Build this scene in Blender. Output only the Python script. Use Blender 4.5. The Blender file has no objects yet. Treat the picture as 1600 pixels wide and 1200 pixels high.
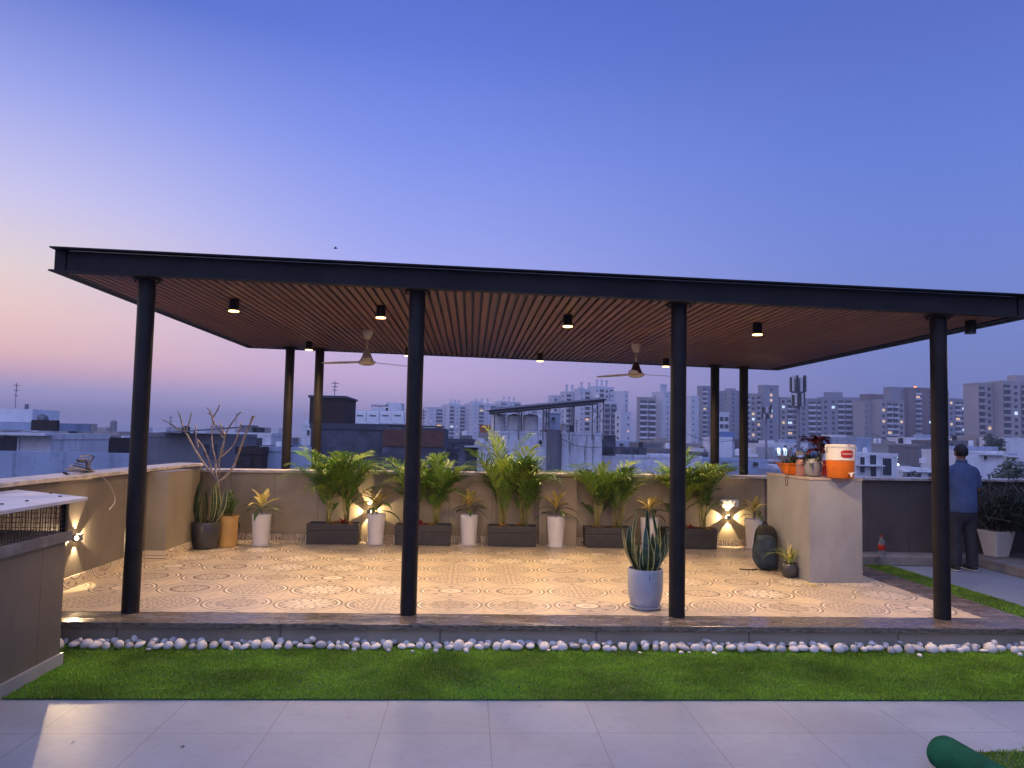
import bpy, bmesh, math, random
import numpy as np
from mathutils import Vector, Matrix
PI = math.pi; R = math.radians
rnd = random.Random(7)
S = bpy.context.scene
C = S.collection

# ------------------------------------------------------------------ camera
FPX, YAW, PITCH, ROLL, CY = 1157.3, R(3.1476), R(3.5493), R(1.1989), 11.62
F = Vector((math.sin(YAW)*math.cos(PITCH), math.cos(YAW)*math.cos(PITCH), math.sin(PITCH)))
RT = Vector((math.cos(YAW), -math.sin(YAW), 0)); UP = RT.cross(F)
RT, UP = RT*math.cos(ROLL)+UP*math.sin(ROLL), -RT*math.sin(ROLL)+UP*math.cos(ROLL)
EYE = Vector((0, 0, 1.65))
cam = bpy.data.cameras.new('camera'); co = bpy.data.objects.new('camera', cam); C.objects.link(co)
cam.sensor_width = 36; cam.lens = FPX/1600*36; cam.shift_y = CY/1600
cam.clip_start = .05; cam.clip_end = 6000
M4 = Matrix((RT, UP, -F)).transposed().to_4x4(); M4.translation = EYE
co.matrix_world = M4; S.camera = co
# measured points: a direction of the 1600 x 1200 survey picture met with a known depth, height or plane
def ray(px, py): return F + RT*((px-800)/FPX) - UP*((py-600-CY)/FPX)
def at(px, py, y): d = ray(px, py); return EYE + d*(y/d.y)
def base(px, py, z, off): b = gp(px, py, z); q = at(px, py, b.y+off); q.z = z; return q      # foot of a round thing whose front touches the measured point
def gp(px, py, z=0.0): d = ray(px, py); return EYE + d*((z-1.65)/d.z)
def atx(px, py, x): d = ray(px, py); return EYE + d*(x/d.x)
def cz(x, y): return 2.8614 - .0157*x + .0026*(y-6)          # underside of the roof, which drains to the right

# ------------------------------------------------------------------ node expressions
class X:
    def __init__(s, t, o): s.t, s.o = t, o
    def _m(s, op, *a):
        n = s.t.nodes.new('ShaderNodeMath'); n.operation = op
        for i, v in enumerate((s,)+a):
            if isinstance(v, X): s.t.links.new(v.o, n.inputs[i])
            else: n.inputs[i].default_value = v
        return X(s.t, n.outputs[0])
    def __add__(s, b): return s._m('ADD', b)
    __radd__ = __add__
    def __sub__(s, b): return s._m('SUBTRACT', b)
    def __rsub__(s, b): return (s*-1)+b
    def __mul__(s, b): return s._m('MULTIPLY', b)
    __rmul__ = __mul__
    def __truediv__(s, b): return s._m('DIVIDE', b)
    def lt(s, b): return s._m('LESS_THAN', b)
    def gt(s, b): return s._m('GREATER_THAN', b)
    def fl(s): return s._m('FLOOR')
    def fr(s): return s._m('FRACT')
    def ab(s): return s._m('ABSOLUTE')
    def sn(s): return s._m('SINE')
    def cs(s): return s._m('COSINE')
    def sq(s): return s._m('SQRT')
    def mx(s, b): return s._m('MAXIMUM', b)
    def mn(s, b): return s._m('MINIMUM', b)
    def pw(s, b): return s._m('POWER', b)
    def near(s, c, w): return (s-c).ab().lt(w)
    def clamp(s): n = s._m('ADD', 0.0); n.o.node.use_clamp = True; return n
    def step(s, a, b):
        n = s.t.nodes.new('ShaderNodeMapRange'); n.interpolation_type = 'SMOOTHSTEP'
        s.t.links.new(s.o, n.inputs[0]); n.inputs[1].default_value = a; n.inputs[2].default_value = b
        return X(s.t, n.outputs[0])
def mixc(t, f, a, b):
    n = t.nodes.new('ShaderNodeMix'); n.data_type = 'RGBA'; n.clamp_factor = True
    for i, v in ((0, f), (6, a), (7, b)):
        if isinstance(v, X): t.links.new(v.o, n.inputs[i])
        elif i == 0: n.inputs[0].default_value = v
        else: n.inputs[i].default_value = (*v, 1) if len(v) == 3 else v
    return X(t, n.outputs[2])
def ramp(t, f, stops):
    n = t.nodes.new('ShaderNodeValToRGB'); e = n.color_ramp.elements
    e[0].position, e[0].color = stops[0][0], (*stops[0][1], 1)
    e[1].position, e[1].color = stops[-1][0], (*stops[-1][1], 1)
    for p, c in stops[1:-1]:
        k = e.new(p); k.color = (*c, 1)
    t.links.new(f.o, n.inputs[0]); return X(t, n.outputs[0])
def srgb(r, g, b):
    f = lambda v: (v/255/12.92 if v <= 10 else ((v/255+.055)/1.055)**2.4)
    return (f(r), f(g), f(b))

# ------------------------------------------------------------------ world: clear dusk sky, afterglow to the left
W = bpy.data.worlds.new('World'); S.world = W; W.use_nodes = True
t = W.node_tree; t.nodes.clear()
tc = t.nodes.new('ShaderNodeTexCoord'); sp = t.nodes.new('ShaderNodeSeparateXYZ'); t.links.new(tc.outputs['Generated'], sp.inputs[0])
dx, dy, dz = (X(t, sp.outputs[i]) for i in range(3))
hyp = (dx*dx+dy*dy+1e-6).sq()
el = (dz._m('ARCSINE')*(180/PI)+5.0)*(1/95)                      # 0 at 5 degrees below the horizon, 1 overhead
E_ = lambda d: (d+5)/95
def lift(st):
    out = []
    for p, c in st:
        d = p*95-5; k = 1.42 if d <= 1 else 1.42-.34*min(1,(d-1)/27)**.6 if d < 28 else 1.08 if d < 40 else 1.0; out.append((p, tuple(v*k for v in c)))
    return out
SUNAZ = R(-88)
ca = (dx*math.sin(SUNAZ)+dy*math.cos(SUNAZ))/hyp                # 1 towards the set sun
west = ramp(t, el, lift([(0, srgb(140,132,180)), (E_(0), srgb(158,150,190)), (E_(2.5), srgb(168,156,192)), (E_(3.6), srgb(206,166,178)), (E_(5), srgb(230,185,176)), (E_(7.5), srgb(234,198,184)), (E_(10.5), srgb(224,206,200)),
    (E_(15), srgb(198,194,228)), (E_(21.5), srgb(152,162,228)), (E_(28.5), srgb(88,113,200)), (E_(36), srgb(80,108,190)), (1, srgb(52,72,150))]))
mid = ramp(t, el, lift([(0, srgb(130,128,180)), (E_(0), srgb(150,142,190)), (E_(2.5), srgb(180,160,196)), (E_(4), srgb(196,168,204)), (E_(7), srgb(188,172,214)), (E_(11), srgb(166,168,230)),
    (E_(15), srgb(148,159,230)), (E_(21.5), srgb(122,142,228)), (E_(28.5), srgb(94,120,214)), (E_(36), srgb(74,100,190)), (1, srgb(50,70,150))]))
east = ramp(t, el, lift([(0, srgb(88,100,150)), (E_(0), srgb(98,108,160)), (E_(4), srgb(106,118,174)), (E_(9), srgb(108,126,190)), (E_(14), srgb(104,126,202)),
    (E_(20), srgb(96,122,204)), (E_(27), srgb(86,110,194)), (E_(36), srgb(70,96,184)), (1, srgb(50,70,150))]))
c1 = mixc(t, ca.step(-.55, .22), east, mid)
c2 = mixc(t, ca.step(.10, .64), c1, west)
glow = ca.step(.55, 1.0)*dz.step(-.05, .1)*(1-dz.step(.15, .75))   # bright afterglow where the sun went down, left of the frame
c3 = mixc(t, glow*.9, c2, (1.5, 1.15, 1.15))
rear = (1-dy.step(-.55, .10))*dz.step(.02, .25)*(1-dx.step(.25, .8)*.55)                    # the brighter, paler half of the dusk sky behind the viewer
c3 = mixc(t, dz.step(.62, .93), c3, (.42, .50, 1.08)); c3 = mixc(t, rear, c3, (.68, .82, 1.68))
bg = t.nodes.new('ShaderNodeBackground'); t.links.new(c3.o, bg.inputs[0]); bg.inputs[1].default_value = 1.0
wo = t.nodes.new('ShaderNodeOutputWorld'); t.links.new(bg.outputs[0], wo.inputs[0])
S.view_settings.view_transform = 'Standard'; S.view_settings.look = 'None'; S.view_settings.exposure = 0; S.view_settings.gamma = 1
S.cycles.use_denoising = True
S.cycles.max_bounces = 6; S.cycles.diffuse_bounces = 3; S.cycles.glossy_bounces = 3; S.cycles.transparent_max_bounces = 12
S.cycles.volume_bounces = 0; S.cycles.caustics_reflective = False; S.cycles.caustics_refractive = False
S.cycles.sample_clamp_indirect = 4
DOWN_W, SCONCE_W = 128, 17                                          # lamp power in watts

# ------------------------------------------------------------------ materials
def new_mat(name):
    m = bpy.data.materials.new(name); m.use_nodes = True
    t = m.node_tree; b = t.nodes['Principled BSDF']; return m, t, b
def coords(t, kind='Object', scale=(1,1,1)):
    n = t.nodes.new('ShaderNodeTexCoord'); mp = t.nodes.new('ShaderNodeMapping'); mp.inputs['Scale'].default_value = scale
    t.links.new(n.outputs[kind], mp.inputs[0]); return mp.outputs[0]
def world_xyz(t):
    g = t.nodes.new('ShaderNodeNewGeometry'); s = t.nodes.new('ShaderNodeSeparateXYZ'); t.links.new(g.outputs['Position'], s.inputs[0])
    return g.outputs['Position'], *(X(t, s.outputs[i]) for i in range(3))
def noise(t, vec, scale, detail=4, rough=.55):
    n = t.nodes.new('ShaderNodeTexNoise'); n.inputs['Scale'].default_value = scale; n.inputs['Detail'].default_value = detail; n.inputs['Roughness'].default_value = rough
    t.links.new(vec, n.inputs['Vector']); return X(t, n.outputs['Fac'])
def bump(t, b, h, strength=.3, dist=.01):
    n = t.nodes.new('ShaderNodeBump'); n.inputs['Strength'].default_value = strength; n.inputs['Distance'].default_value = dist
    t.links.new(h.o, n.inputs['Height']); t.links.new(n.outputs[0], b.inputs['Normal'])
def tone(c, k): return tuple(min(1, v*k) for v in c)
def mat(name, c, rough=.6, metal=0, vary=.15, scale=6, bmp=0, bscale=None, c2=None, stretch=(1,1,1), spec=None, trans=0, pos=False):
    m, t, b = new_mat(name)
    v = coords(t, 'Object', stretch)
    if pos:
        g = t.nodes.new('ShaderNodeNewGeometry'); mp = t.nodes.new('ShaderNodeMapping'); mp.inputs['Scale'].default_value = stretch
        t.links.new(g.outputs['Position'], mp.inputs[0]); v = mp.outputs[0]
    n = noise(t, v, scale)
    col = mixc(t, n.step(.3, .7), tone(c, 1-vary), c2 or tone(c, 1+vary))
    t.links.new(col.o, b.inputs['Base Color'])
    b.inputs['Roughness'].default_value = rough; b.inputs['Metallic'].default_value = metal
    if spec is not None: b.inputs['Specular IOR Level'].default_value = spec
    if bmp: bump(t, b, noise(t, v, bscale or scale*8), bmp)
    if trans:
        tr = t.nodes.new('ShaderNodeBsdfTranslucent'); t.links.new(col.o, tr.inputs[0])
        mx = t.nodes.new('ShaderNodeMixShader'); mx.inputs[0].default_value = trans
        t.links.new(b.outputs[0], mx.inputs[1]); t.links.new(tr.outputs[0], mx.inputs[2])
        t.links.new(mx.outputs[0], t.nodes['Material Output'].inputs[0])
    return m
def emit(name, c, k):
    m, t, b = new_mat(name); b.inputs['Base Color'].default_value = (*[min(1,v) for v in c], 1)
    b.inputs['Emission Color'].default_value = (*c, 1); b.inputs['Emission Strength'].default_value = k; return m

def medallion(t, u, v, seed=0.0):
    """printed cement-tile look: one round ornament per tile; returns colour"""
    cu, cv = u.fl(), v.fl()
    fu, fv = u.fr()-.5, v.fr()-.5
    r = (fu*fu+fv*fv+1e-6).sq()
    th = fv._m('ARCTAN2', fu)
    wn = t.nodes.new('ShaderNodeTexWhiteNoise'); wn.noise_dimensions = '2D'
    cb = t.nodes.new('ShaderNodeCombineXYZ'); t.links.new((cu+seed).o, cb.inputs[0]); t.links.new(cv.o, cb.inputs[1]); t.links.new(cb.outputs[0], wn.inputs['Vector'])
    k = (X(t, wn.outputs['Value'])*5).fl()
    cb2 = t.nodes.new('ShaderNodeCombineXYZ'); t.links.new(u.o, cb2.inputs[0]); t.links.new(v.o, cb2.inputs[1])
    nz = noise(t, cb2.outputs[0], 16, 2)
    c8 = (th*8).cs(); c16 = (th*16).cs(); c24 = (th*24).cs(); c4 = (th*4).cs(); c40 = (th*40).cs()
    outer = r.near(.468, .0125).mx(r.near(.405, .009))
    def dashed(rad, w, c, thr): return r.near(rad, w)*c.gt(thr)
    d0 = r.near(.185, .016).mx(dashed(.33, .03, c8, .75)).mx(dashed(.27, .012, c8, .82)).mx((r.lt(.06))*c8.gt(.3)).mx(dashed(.36,.008,c8,.3))
    pet = r-(.23+.13*c8.ab())
    d1 = pet.near(0.0, .016)._m('MAXIMUM', r.near(.1, .008)).mx(dashed(.2, .05, c8, .86)).mx(dashed(.39, .012, c16, .2))
    d2 = dashed(.365, .018, c24, .1).mx(dashed(.305, .012, c16, -.2)).mx(dashed(.22, .022, c16, .25)).mx(r.near(.15, .006)).mx(dashed(.1, .02, c8, 0.)).mx(r.lt(.025))
    d3 = r.near(.27, .018).mx((r-(.15+.06*c8)).near(0., .012)).mx(dashed(.22, .02, c16, .4)).mx(r.near(.06, .008))
    lace = (nz*26.0+c8*1.5).sn().gt(.55)*r.lt(.29)
    d4 = lace.mx(dashed(.36, .02, c4, .93)).mx((r-(.24+.05*c8)).near(0., .008))
    ks = [(k-i).ab().lt(.5) for i in range(5)]
    ln = ks[0]*d0+ks[1]*d1+ks[2]*d2+ks[3]*d3+ks[4]*d4
    line = (outer.mx(ln*r.lt(.415)))
    dots = (fu.ab().mx(fv.ab())).near(.485, .006)*((fu*150).sn()*(fv*150).sn()).gt(-.1)
    line = line.mx(dots*.45)
    field = r.lt(.415)*.9
    light = ((ks[0]*r.lt(.16)).mx(ks[1]*pet.lt(0.)*.8)).mx(r.lt(.456)*r.gt(.415)).clamp()
    base = mixc(t, field, (.60,.49,.345), (.535,.445,.335))
    base = mixc(t, light*.85, base, (.76,.67,.53))
    return mixc(t, line*(.92+nz*.08), base, (.082,.056,.042)), fu, fv

def tile_mat(name, mode):
    m, t, b = new_mat(name); p, x, y, z = world_xyz(t)
    if mode == 'floor': u, v = (x+.15+.305)/.61, (y-6.62+.29)/.585
    elif mode == 'back': u, v = (x+.15)/.42, (z-.174+.18)/.42
    else: u, v = (y+.2)/.55, (z-.174+.02)/.30
    col, fu, fv = medallion(t, u, v, 0 if mode == 'floor' else 31)
    big = noise(t, p, 1.7)
    col = mixc(t, big.step(.35, .7)*.22, col, (.44,.36,.26))
    joint = (fu.ab().mx(fv.ab())).gt(.4965)
    col = mixc(t, joint*.22, col, (.25,.2,.16))
    t.links.new(col.o, b.inputs['Base Color'])
    rg = noise(t, p, 9)*.25+.22; t.links.new(rg.o, b.inputs['Roughness'])
    bump(t, b, noise(t, p, 3, 2)*.4-joint*.4, .12, .004)
    return m
MT = {}
MT['floor_tile'] = tile_mat('printed floor tile', 'floor')
MT['skirt_back'] = tile_mat('printed skirting tile', 'back')
MT['skirt_side'] = tile_mat('printed skirting tile side', 'side')

def wall_tile(name, axis, c=(.34,.285,.185), pitch=.6, off=0.):
    m, t, b = new_mat(name); p, x, y, z = world_xyz(t)
    a = x if axis == 'x' else y
    j = (((a+off)/pitch).fr()-.5).ab().gt(.4945)
    n = noise(t, p, 2.2); n2 = noise(t, p, 40, 3)
    mp = t.nodes.new('ShaderNodeMapping'); mp.inputs['Scale'].default_value = (4, 4, .5); t.links.new(p, mp.inputs[0]); n3 = noise(t, mp.outputs[0], 2, 5, .7)
    col = mixc(t, n.step(.3,.7), tone(c,.80), tone(c,1.12)); col = mixc(t, n2*.3, col, tone(c,.75)); col = mixc(t, n3.step(.5,.75)*.4, col, tone(c,.62))
    cell = ((a+off)/pitch).fl(); col = mixc(t, ((cell*12.9898).sn()*43758.5).fr()*.25, col, tone(c,.78))
    col = mixc(t, j*.75, col, tone(c,.25))
    t.links.new(col.o, b.inputs['Base Color']); b.inputs['Roughness'].default_value = .48
    bump(t, b, n2*.3-j, .25, .006); return m
MT['wall_back'] = wall_tile('wall cladding tile', 'x', off=.27)
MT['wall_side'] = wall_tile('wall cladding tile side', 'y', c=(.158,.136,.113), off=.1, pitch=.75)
MT['plinth'] = wall_tile('beige riser tile', 'x', c=(.52,.45,.35), pitch=1.25, off=.2)

def paving_mat():
    m, t, b = new_mat('large grey paving slab'); p, x, y, z = world_xyz(t)
    u, v = (x-.15)/.612, (y-4.245)/.612
    w = noise(t, p, 3)*.004
    j = ((u+w).fr()-.5).ab().mx(((v+w).fr()-.5).ab()).gt(.4965)
    n, n2, n3 = noise(t, p, 1.3, 5), noise(t, p, 14, 5, .7), noise(t, p, 90, 2)
    wn = ((u.fl()*12.99+v.fl()*78.2).sn()*43758.5).fr()
    c = (.30,.335,.39)
    col = mixc(t, n.step(.3,.72), tone(c,.82), tone(c,1.06)); col = mixc(t, n2.step(.52,.78)*.5, col, tone(c,.62)); bl = noise(t, p, .7, 6, .7).step(.5,.72); col = mixc(t, bl*.5, col, (.25,.255,.27))
    col = mixc(t, wn*.3, col, tone(c,.78)); col = mixc(t, n3*.12, col, tone(c,.6))
    sc = noise(t, p, 5, 6, .8).step(.66,.74); col = mixc(t, sc*.3, col, tone(c,.5))
    col = mixc(t, j*.7, col, (.10,.085,.075))
    t.links.new(col.o, b.inputs['Base Color']); t.links.new((n2*.25+.36).o, b.inputs['Roughness'])
    bump(t, b, n3*.3+n2*.5-j*1.5, .2, .004); return m
MT['paving'] = paving_mat()
def granite_mat():
    m, t, b = new_mat('polished brown granite'); p, x, y, z = world_xyz(t)
    mp = t.nodes.new('ShaderNodeMapping'); mp.inputs['Scale'].default_value = (.35, 1.6, 1); t.links.new(p, mp.inputs[0])
    n, n2, n3 = noise(t, mp.outputs[0], 55, 4, .7), noise(t, mp.outputs[0], 6, 6, .7), noise(t, p, 150, 2)
    col = mixc(t, n.step(.35,.65), (.045,.036,.031), (.19,.155,.13)); col = mixc(t, n3.step(.55,.7)*.5, col, (.34,.28,.22))
    col = mixc(t, n2.step(.45,.7)*.5, col, (.20,.17,.145))
    t.links.new(col.o, b.inputs['Base Color']); t.links.new((n2.step(.35,.7)*.28+.1).o, b.inputs['Roughness'])
    bump(t, b, n2, .1, .004); return m
MT['granite'] = granite_mat()
MT['coping'] = mat('pale coping stone', (.50,.45,.40), .45, vary=.25, scale=7, bmp=.15)
MT['steel'] = mat('dark painted steel', (.013,.0105,.0105), .5, .0, spec=.25, vary=.3, scale=5, bmp=.08, bscale=60, pos=True)
MT['fascia'] = mat('dark painted channel', (.014,.0125,.014), .6, .0, spec=.25, vary=.3, scale=3, bmp=.1, bscale=50, pos=True)
MT['black_metal'] = mat('black metal', (.012,.012,.012), .4)
def slat_mat():
    m, t, b = new_mat('brown ceiling slat'); p, x, y, z = world_xyz(t)
    cell = (x/.0765).fl(); h = ((cell*12.9898).sn()*43758.5).fr()
    v = coords(t, 'Object', (14, .7, 14)); n = noise(t, v, 3, 5)
    col = mixc(t, h*.6+n*.5, (.112,.052,.045), (.185,.092,.078))
    t.links.new(col.o, b.inputs['Base Color']); b.inputs['Roughness'].default_value = .5; bump(t, b, n, .1, .003); return m
MT['slat'] = slat_mat()
MT['white_ceramic'] = mat('white glazed pot', (.76,.72,.66), .22, vary=.05, scale=5)
MT['white_plastic'] = mat('white plastic', (.72,.72,.70), .4, vary=.04)
MT['front_pot'] = mat('off-white glazed pot', (.345,.375,.43), .3, vary=.08, scale=4)
MT['planter'] = mat('charcoal planter', (.040,.037,.036), .5, vary=.2, scale=9, bmp=.1)
MT['dark_pot'] = mat('dark glazed pot', (.045,.045,.048), .3, vary=.25, scale=6)
MT['yellow_pot'] = mat('ochre pot', (.50,.30,.095), .5, vary=.12, scale=5, bmp=.1)
MT['soil'] = mat('potting soil', (.035,.023,.016), .95, vary=.5, scale=40, bmp=.8)
MT['pebble'] = mat('white pebble', (.64,.595,.54), .5, vary=.14, scale=9, bmp=.1)
MT['pebble_grey'] = mat('greyish pebble', (.42,.40,.385), .5, vary=.14, scale=9, bmp=.1)
MT['turf_base'] = mat('turf backing', (.035,.085,.014), .9, vary=.4, scale=20, pos=True)
MT['grass_a'] = mat('turf blade green', (.145,.30,.022), .8, spec=.1, vary=.38, scale=1.6, trans=.2, pos=True)
MT['grass_b'] = mat('turf blade light', (.24,.40,.04), .8, spec=.1, vary=.38, scale=1.6, trans=.2, pos=True)
MT['grass_c'] = mat('turf blade straw', (.30,.31,.08), .8, spec=.1, vary=.3, scale=3, trans=.2, pos=True)
MT['palm_a'] = mat('palm leaf green', (.085,.19,.02), .42, vary=.3, scale=4, trans=.25)
MT['palm_b'] = mat('palm leaf yellow green', (.23,.335,.035), .42, vary=.25, scale=4, trans=.25)
MT['palm_c'] = mat('palm leaf dark', (.06,.14,.018), .42, vary=.3, scale=4, trans=.2)
MT['palm_stem'] = mat('palm cane', (.23,.22,.055), .5, vary=.3, scale=12)
MT['cord_top'] = mat('cream yellow leaf', (.62,.50,.14), .4, vary=.2, scale=9, trans=.3)
MT['cord_low'] = mat('green strap leaf', (.10,.15,.04), .4, vary=.3, scale=9, trans=.2)
MT['bark'] = mat('grey brown bark', (.27,.215,.17), .75, vary=.3, scale=18, bmp=.4)
MT['snake_green'] = mat('dark banded leaf', (.03,.055,.022), .35, vary=.7, scale=7, stretch=(1,1,5))
MT['snake_edge'] = mat('cream leaf margin', (.42,.40,.17), .4, vary=.15)
MT['red_leaf'] = mat('red bromeliad leaf', (.32,.03,.028), .35, vary=.4, scale=12, trans=.2)
MT['orange_leaf'] = mat('orange yellow leaf', (.45,.22,.05), .4, vary=.3, scale=12, trans=.2)
MT['shrub_dark'] = mat('dark shrub leaf', (.024,.042,.014), .5, vary=.4, scale=4, trans=.15)
MT['cabinet'] = mat('pale stone cladding', (.275,.28,.29), .45, vary=.18, scale=2.2, bmp=.05, stretch=(1,.6,.6), pos=True)
MT['orange'] = mat('orange plastic', (.68,.165,.014), .35, vary=.08)
MT['label_red'] = mat('red label', (.42,.02,.015), .45)
MT['grey_pot'] = mat('grey glazed pot', (.26,.26,.29), .2, vary=.1)
def glass_mat(name, c):
    m, t, b = new_mat(name); b.inputs['Base Color'].default_value = (*c, 1); b.inputs['Roughness'].default_value = .08
    b.inputs['Transmission Weight'].default_value = .85; b.inputs['IOR'].default_value = 1.2; return m
MT['clear'] = glass_mat('clear plastic', (.9,.92,.95))
MT['cola'] = glass_mat('cola', (.25,.10,.05))
MT['pack_blue'] = mat('navy fabric', (.012,.028,.05), .8, vary=.4, scale=14, bmp=.4)
MT['pack_black'] = mat('black fabric', (.008,.008,.009), .8, vary=.3, bmp=.3)
MT['cable_grey'] = mat('grey cable', (.34,.31,.28), .5, vary=.2)
MT['cable_dark'] = mat('dark cable', (.03,.03,.035), .5, vary=.3)
MT['fan_cream'] = mat('cream enamel', (.62,.54,.42), .3, vary=.05)
MT['fan_brown'] = mat('brown enamel', (.10,.06,.045), .3, vary=.1)
MT['skin'] = mat('skin', (.30,.155,.10), .5, vary=.1)
MT['hair'] = mat('black hair', (.008,.007,.007), .6, vary=.4, scale=30, bmp=.5, bscale=120)
MT['shirt'] = mat('blue shirt cloth', (.075,.115,.22), .85, vary=.22, scale=5, bmp=1.0, bscale=11)
MT['trousers'] = mat('dark grey trouser cloth', (.030,.030,.036), .85, vary=.3, scale=6, bmp=.9, bscale=14)
MT['shoe'] = mat('dark shoe', (.02,.018,.018), .5)
MT['sole'] = mat('pale shoe sole', (.5,.48,.45), .6)
MT['turf_back'] = mat('bright green turf backing', (.008,.095,.045), .85, vary=.25, scale=8, spec=.15, bmp=.3)
MT['lens'] = emit('warm lamp lens', (1, .62, .22), 7)
MT['lens_hot'] = emit('hot lamp lens', (1, .70, .34), 30)
MT['off_lens'] = mat('dull lamp lens', (.05,.05,.05), .3)
# city
def facade(name, c, stain=.35, scale=.5, dark=.45, streak=True, rough=.85):
    m, t, b = new_mat(name); p, x, y, z = world_xyz(t)
    n = noise(t, p, scale, 6, .65)
    mp = t.nodes.new('ShaderNodeMapping'); mp.inputs['Scale'].default_value = (2.2, 2.2, .22); t.links.new(p, mp.inputs[0])
    s = noise(t, mp.outputs[0], scale*1.6, 6, .7)
    col = mixc(t, n.step(.3,.75), tone(c,.88), tone(c,1.08))
    f = s.step(.5,.72) if streak else n.step(.5,.7)
    col = mixc(t, f*stain, col, tone(c, dark)); n2 = noise(t, p, scale*9, 4, .7)
    col = mixc(t, n2.step(.55,.75)*stain*.7, col, tone(c, dark*.8))
    t.links.new(col.o, b.inputs['Base Color']); b.inputs['Roughness'].default_value = rough; bump(t, b, n2, .2, .03); return m
def brick(name, c):
    m, t, b = new_mat(name); p, x, y, z = world_xyz(t)
    cb = t.nodes.new('ShaderNodeCombineXYZ'); t.links.new((x+y).o, cb.inputs[0]); t.links.new(z.o, cb.inputs[1])
    n = t.nodes.new('ShaderNodeTexBrick'); n.inputs['Scale'].default_value = 3.2
    n.inputs['Color1'].default_value = (*c,1); n.inputs['Color2'].default_value = (*tone(c,.6),1); n.inputs['Mortar'].default_value = (*tone(c,.45),1)
    n.inputs['Mortar Size'].default_value = .03; t.links.new(cb.outputs[0], n.inputs['Vector'])
    col = mixc(t, noise(t, p, .8, 5).step(.4,.7)*.5, X(t, n.outputs[0]), tone(c,.5))
    t.links.new(col.o, b.inputs['Base Color']); b.inputs['Roughness'].default_value = .9; return m
MT['c_white'] = facade('whitewashed wall', (.68,.68,.70), .55)
MT['c_weather'] = facade('weathered white wall', (.66,.67,.72), .95, .9, .22)
MT['c_blue'] = facade('pale blue grey wall', (.33,.39,.50), .75)
MT['c_grey'] = facade('grey cement wall', (.17,.17,.185), .7)
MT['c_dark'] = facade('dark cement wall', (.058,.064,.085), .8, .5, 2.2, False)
MT['c_tan'] = facade('tan wall', (.34,.30,.27), .6)
MT['c_brick'] = brick('red brick wall', (.17,.082,.064))
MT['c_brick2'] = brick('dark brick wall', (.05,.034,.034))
MT['t_white'] = facade('tower white paint', (.64,.64,.68), .35, .06, .7)
MT['t_grey'] = facade('tower grey paint', (.27,.27,.31), .35, .06, .7)
MT['t_beige'] = facade('tower beige paint', (.37,.34,.335), .35, .06, .7)
MT['t_brown'] = facade('tower brown paint', (.20,.14,.14), .35, .06, .7)
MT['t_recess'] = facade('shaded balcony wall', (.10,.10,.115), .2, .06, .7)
MT['slab'] = mat('balcony edge', (.58,.58,.62), .8, vary=.1, scale=.3, pos=True)
MT['win'] = mat('dark window glass', (.035,.04,.05), .15, vary=.3, scale=.2, pos=True)
MT['win_warm'] = emit('lit window warm', (1, .66, .34), .62)
MT['win_cool'] = emit('lit window cool', (.75, .95, 1.0), .8)
MT['led'] = emit('bright white lamp', (.7, .9, 1.0), 7)
MT['green_lamp'] = emit('green lamp', (.4, 1, .6), 3)
MT['red_lamp'] = emit('red obstruction lamp', (1, .2, .08), 4)
MT['tank'] = mat('white water tank', (.74,.74,.75), .5, vary=.12, scale=2)
MT['tank_black'] = mat('black water tank', (.02,.02,.025), .5)
MT['solar'] = mat('solar panel', (.012,.014,.03), .2, vary=.2)
MT['galv'] = mat('galvanised steel', (.16,.16,.18), .5, .3, vary=.2)
MT['antenna'] = mat('pale antenna', (.45,.45,.47), .5, vary=.1)
MT['tin'] = mat('blue tin sheet', (.11,.19,.36), .5, vary=.2)
MT['cityground'] = mat('city ground', (.10,.095,.09), .95, vary=.4, scale=.02, pos=True)
MT['tree_leaf'] = mat('tree leaf', (.035,.052,.020), .6, vary=.5, scale=1.2, pos=True)
MT['rust'] = mat('rusty tin', (.30,.10,.05), .7, vary=.3)

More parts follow.
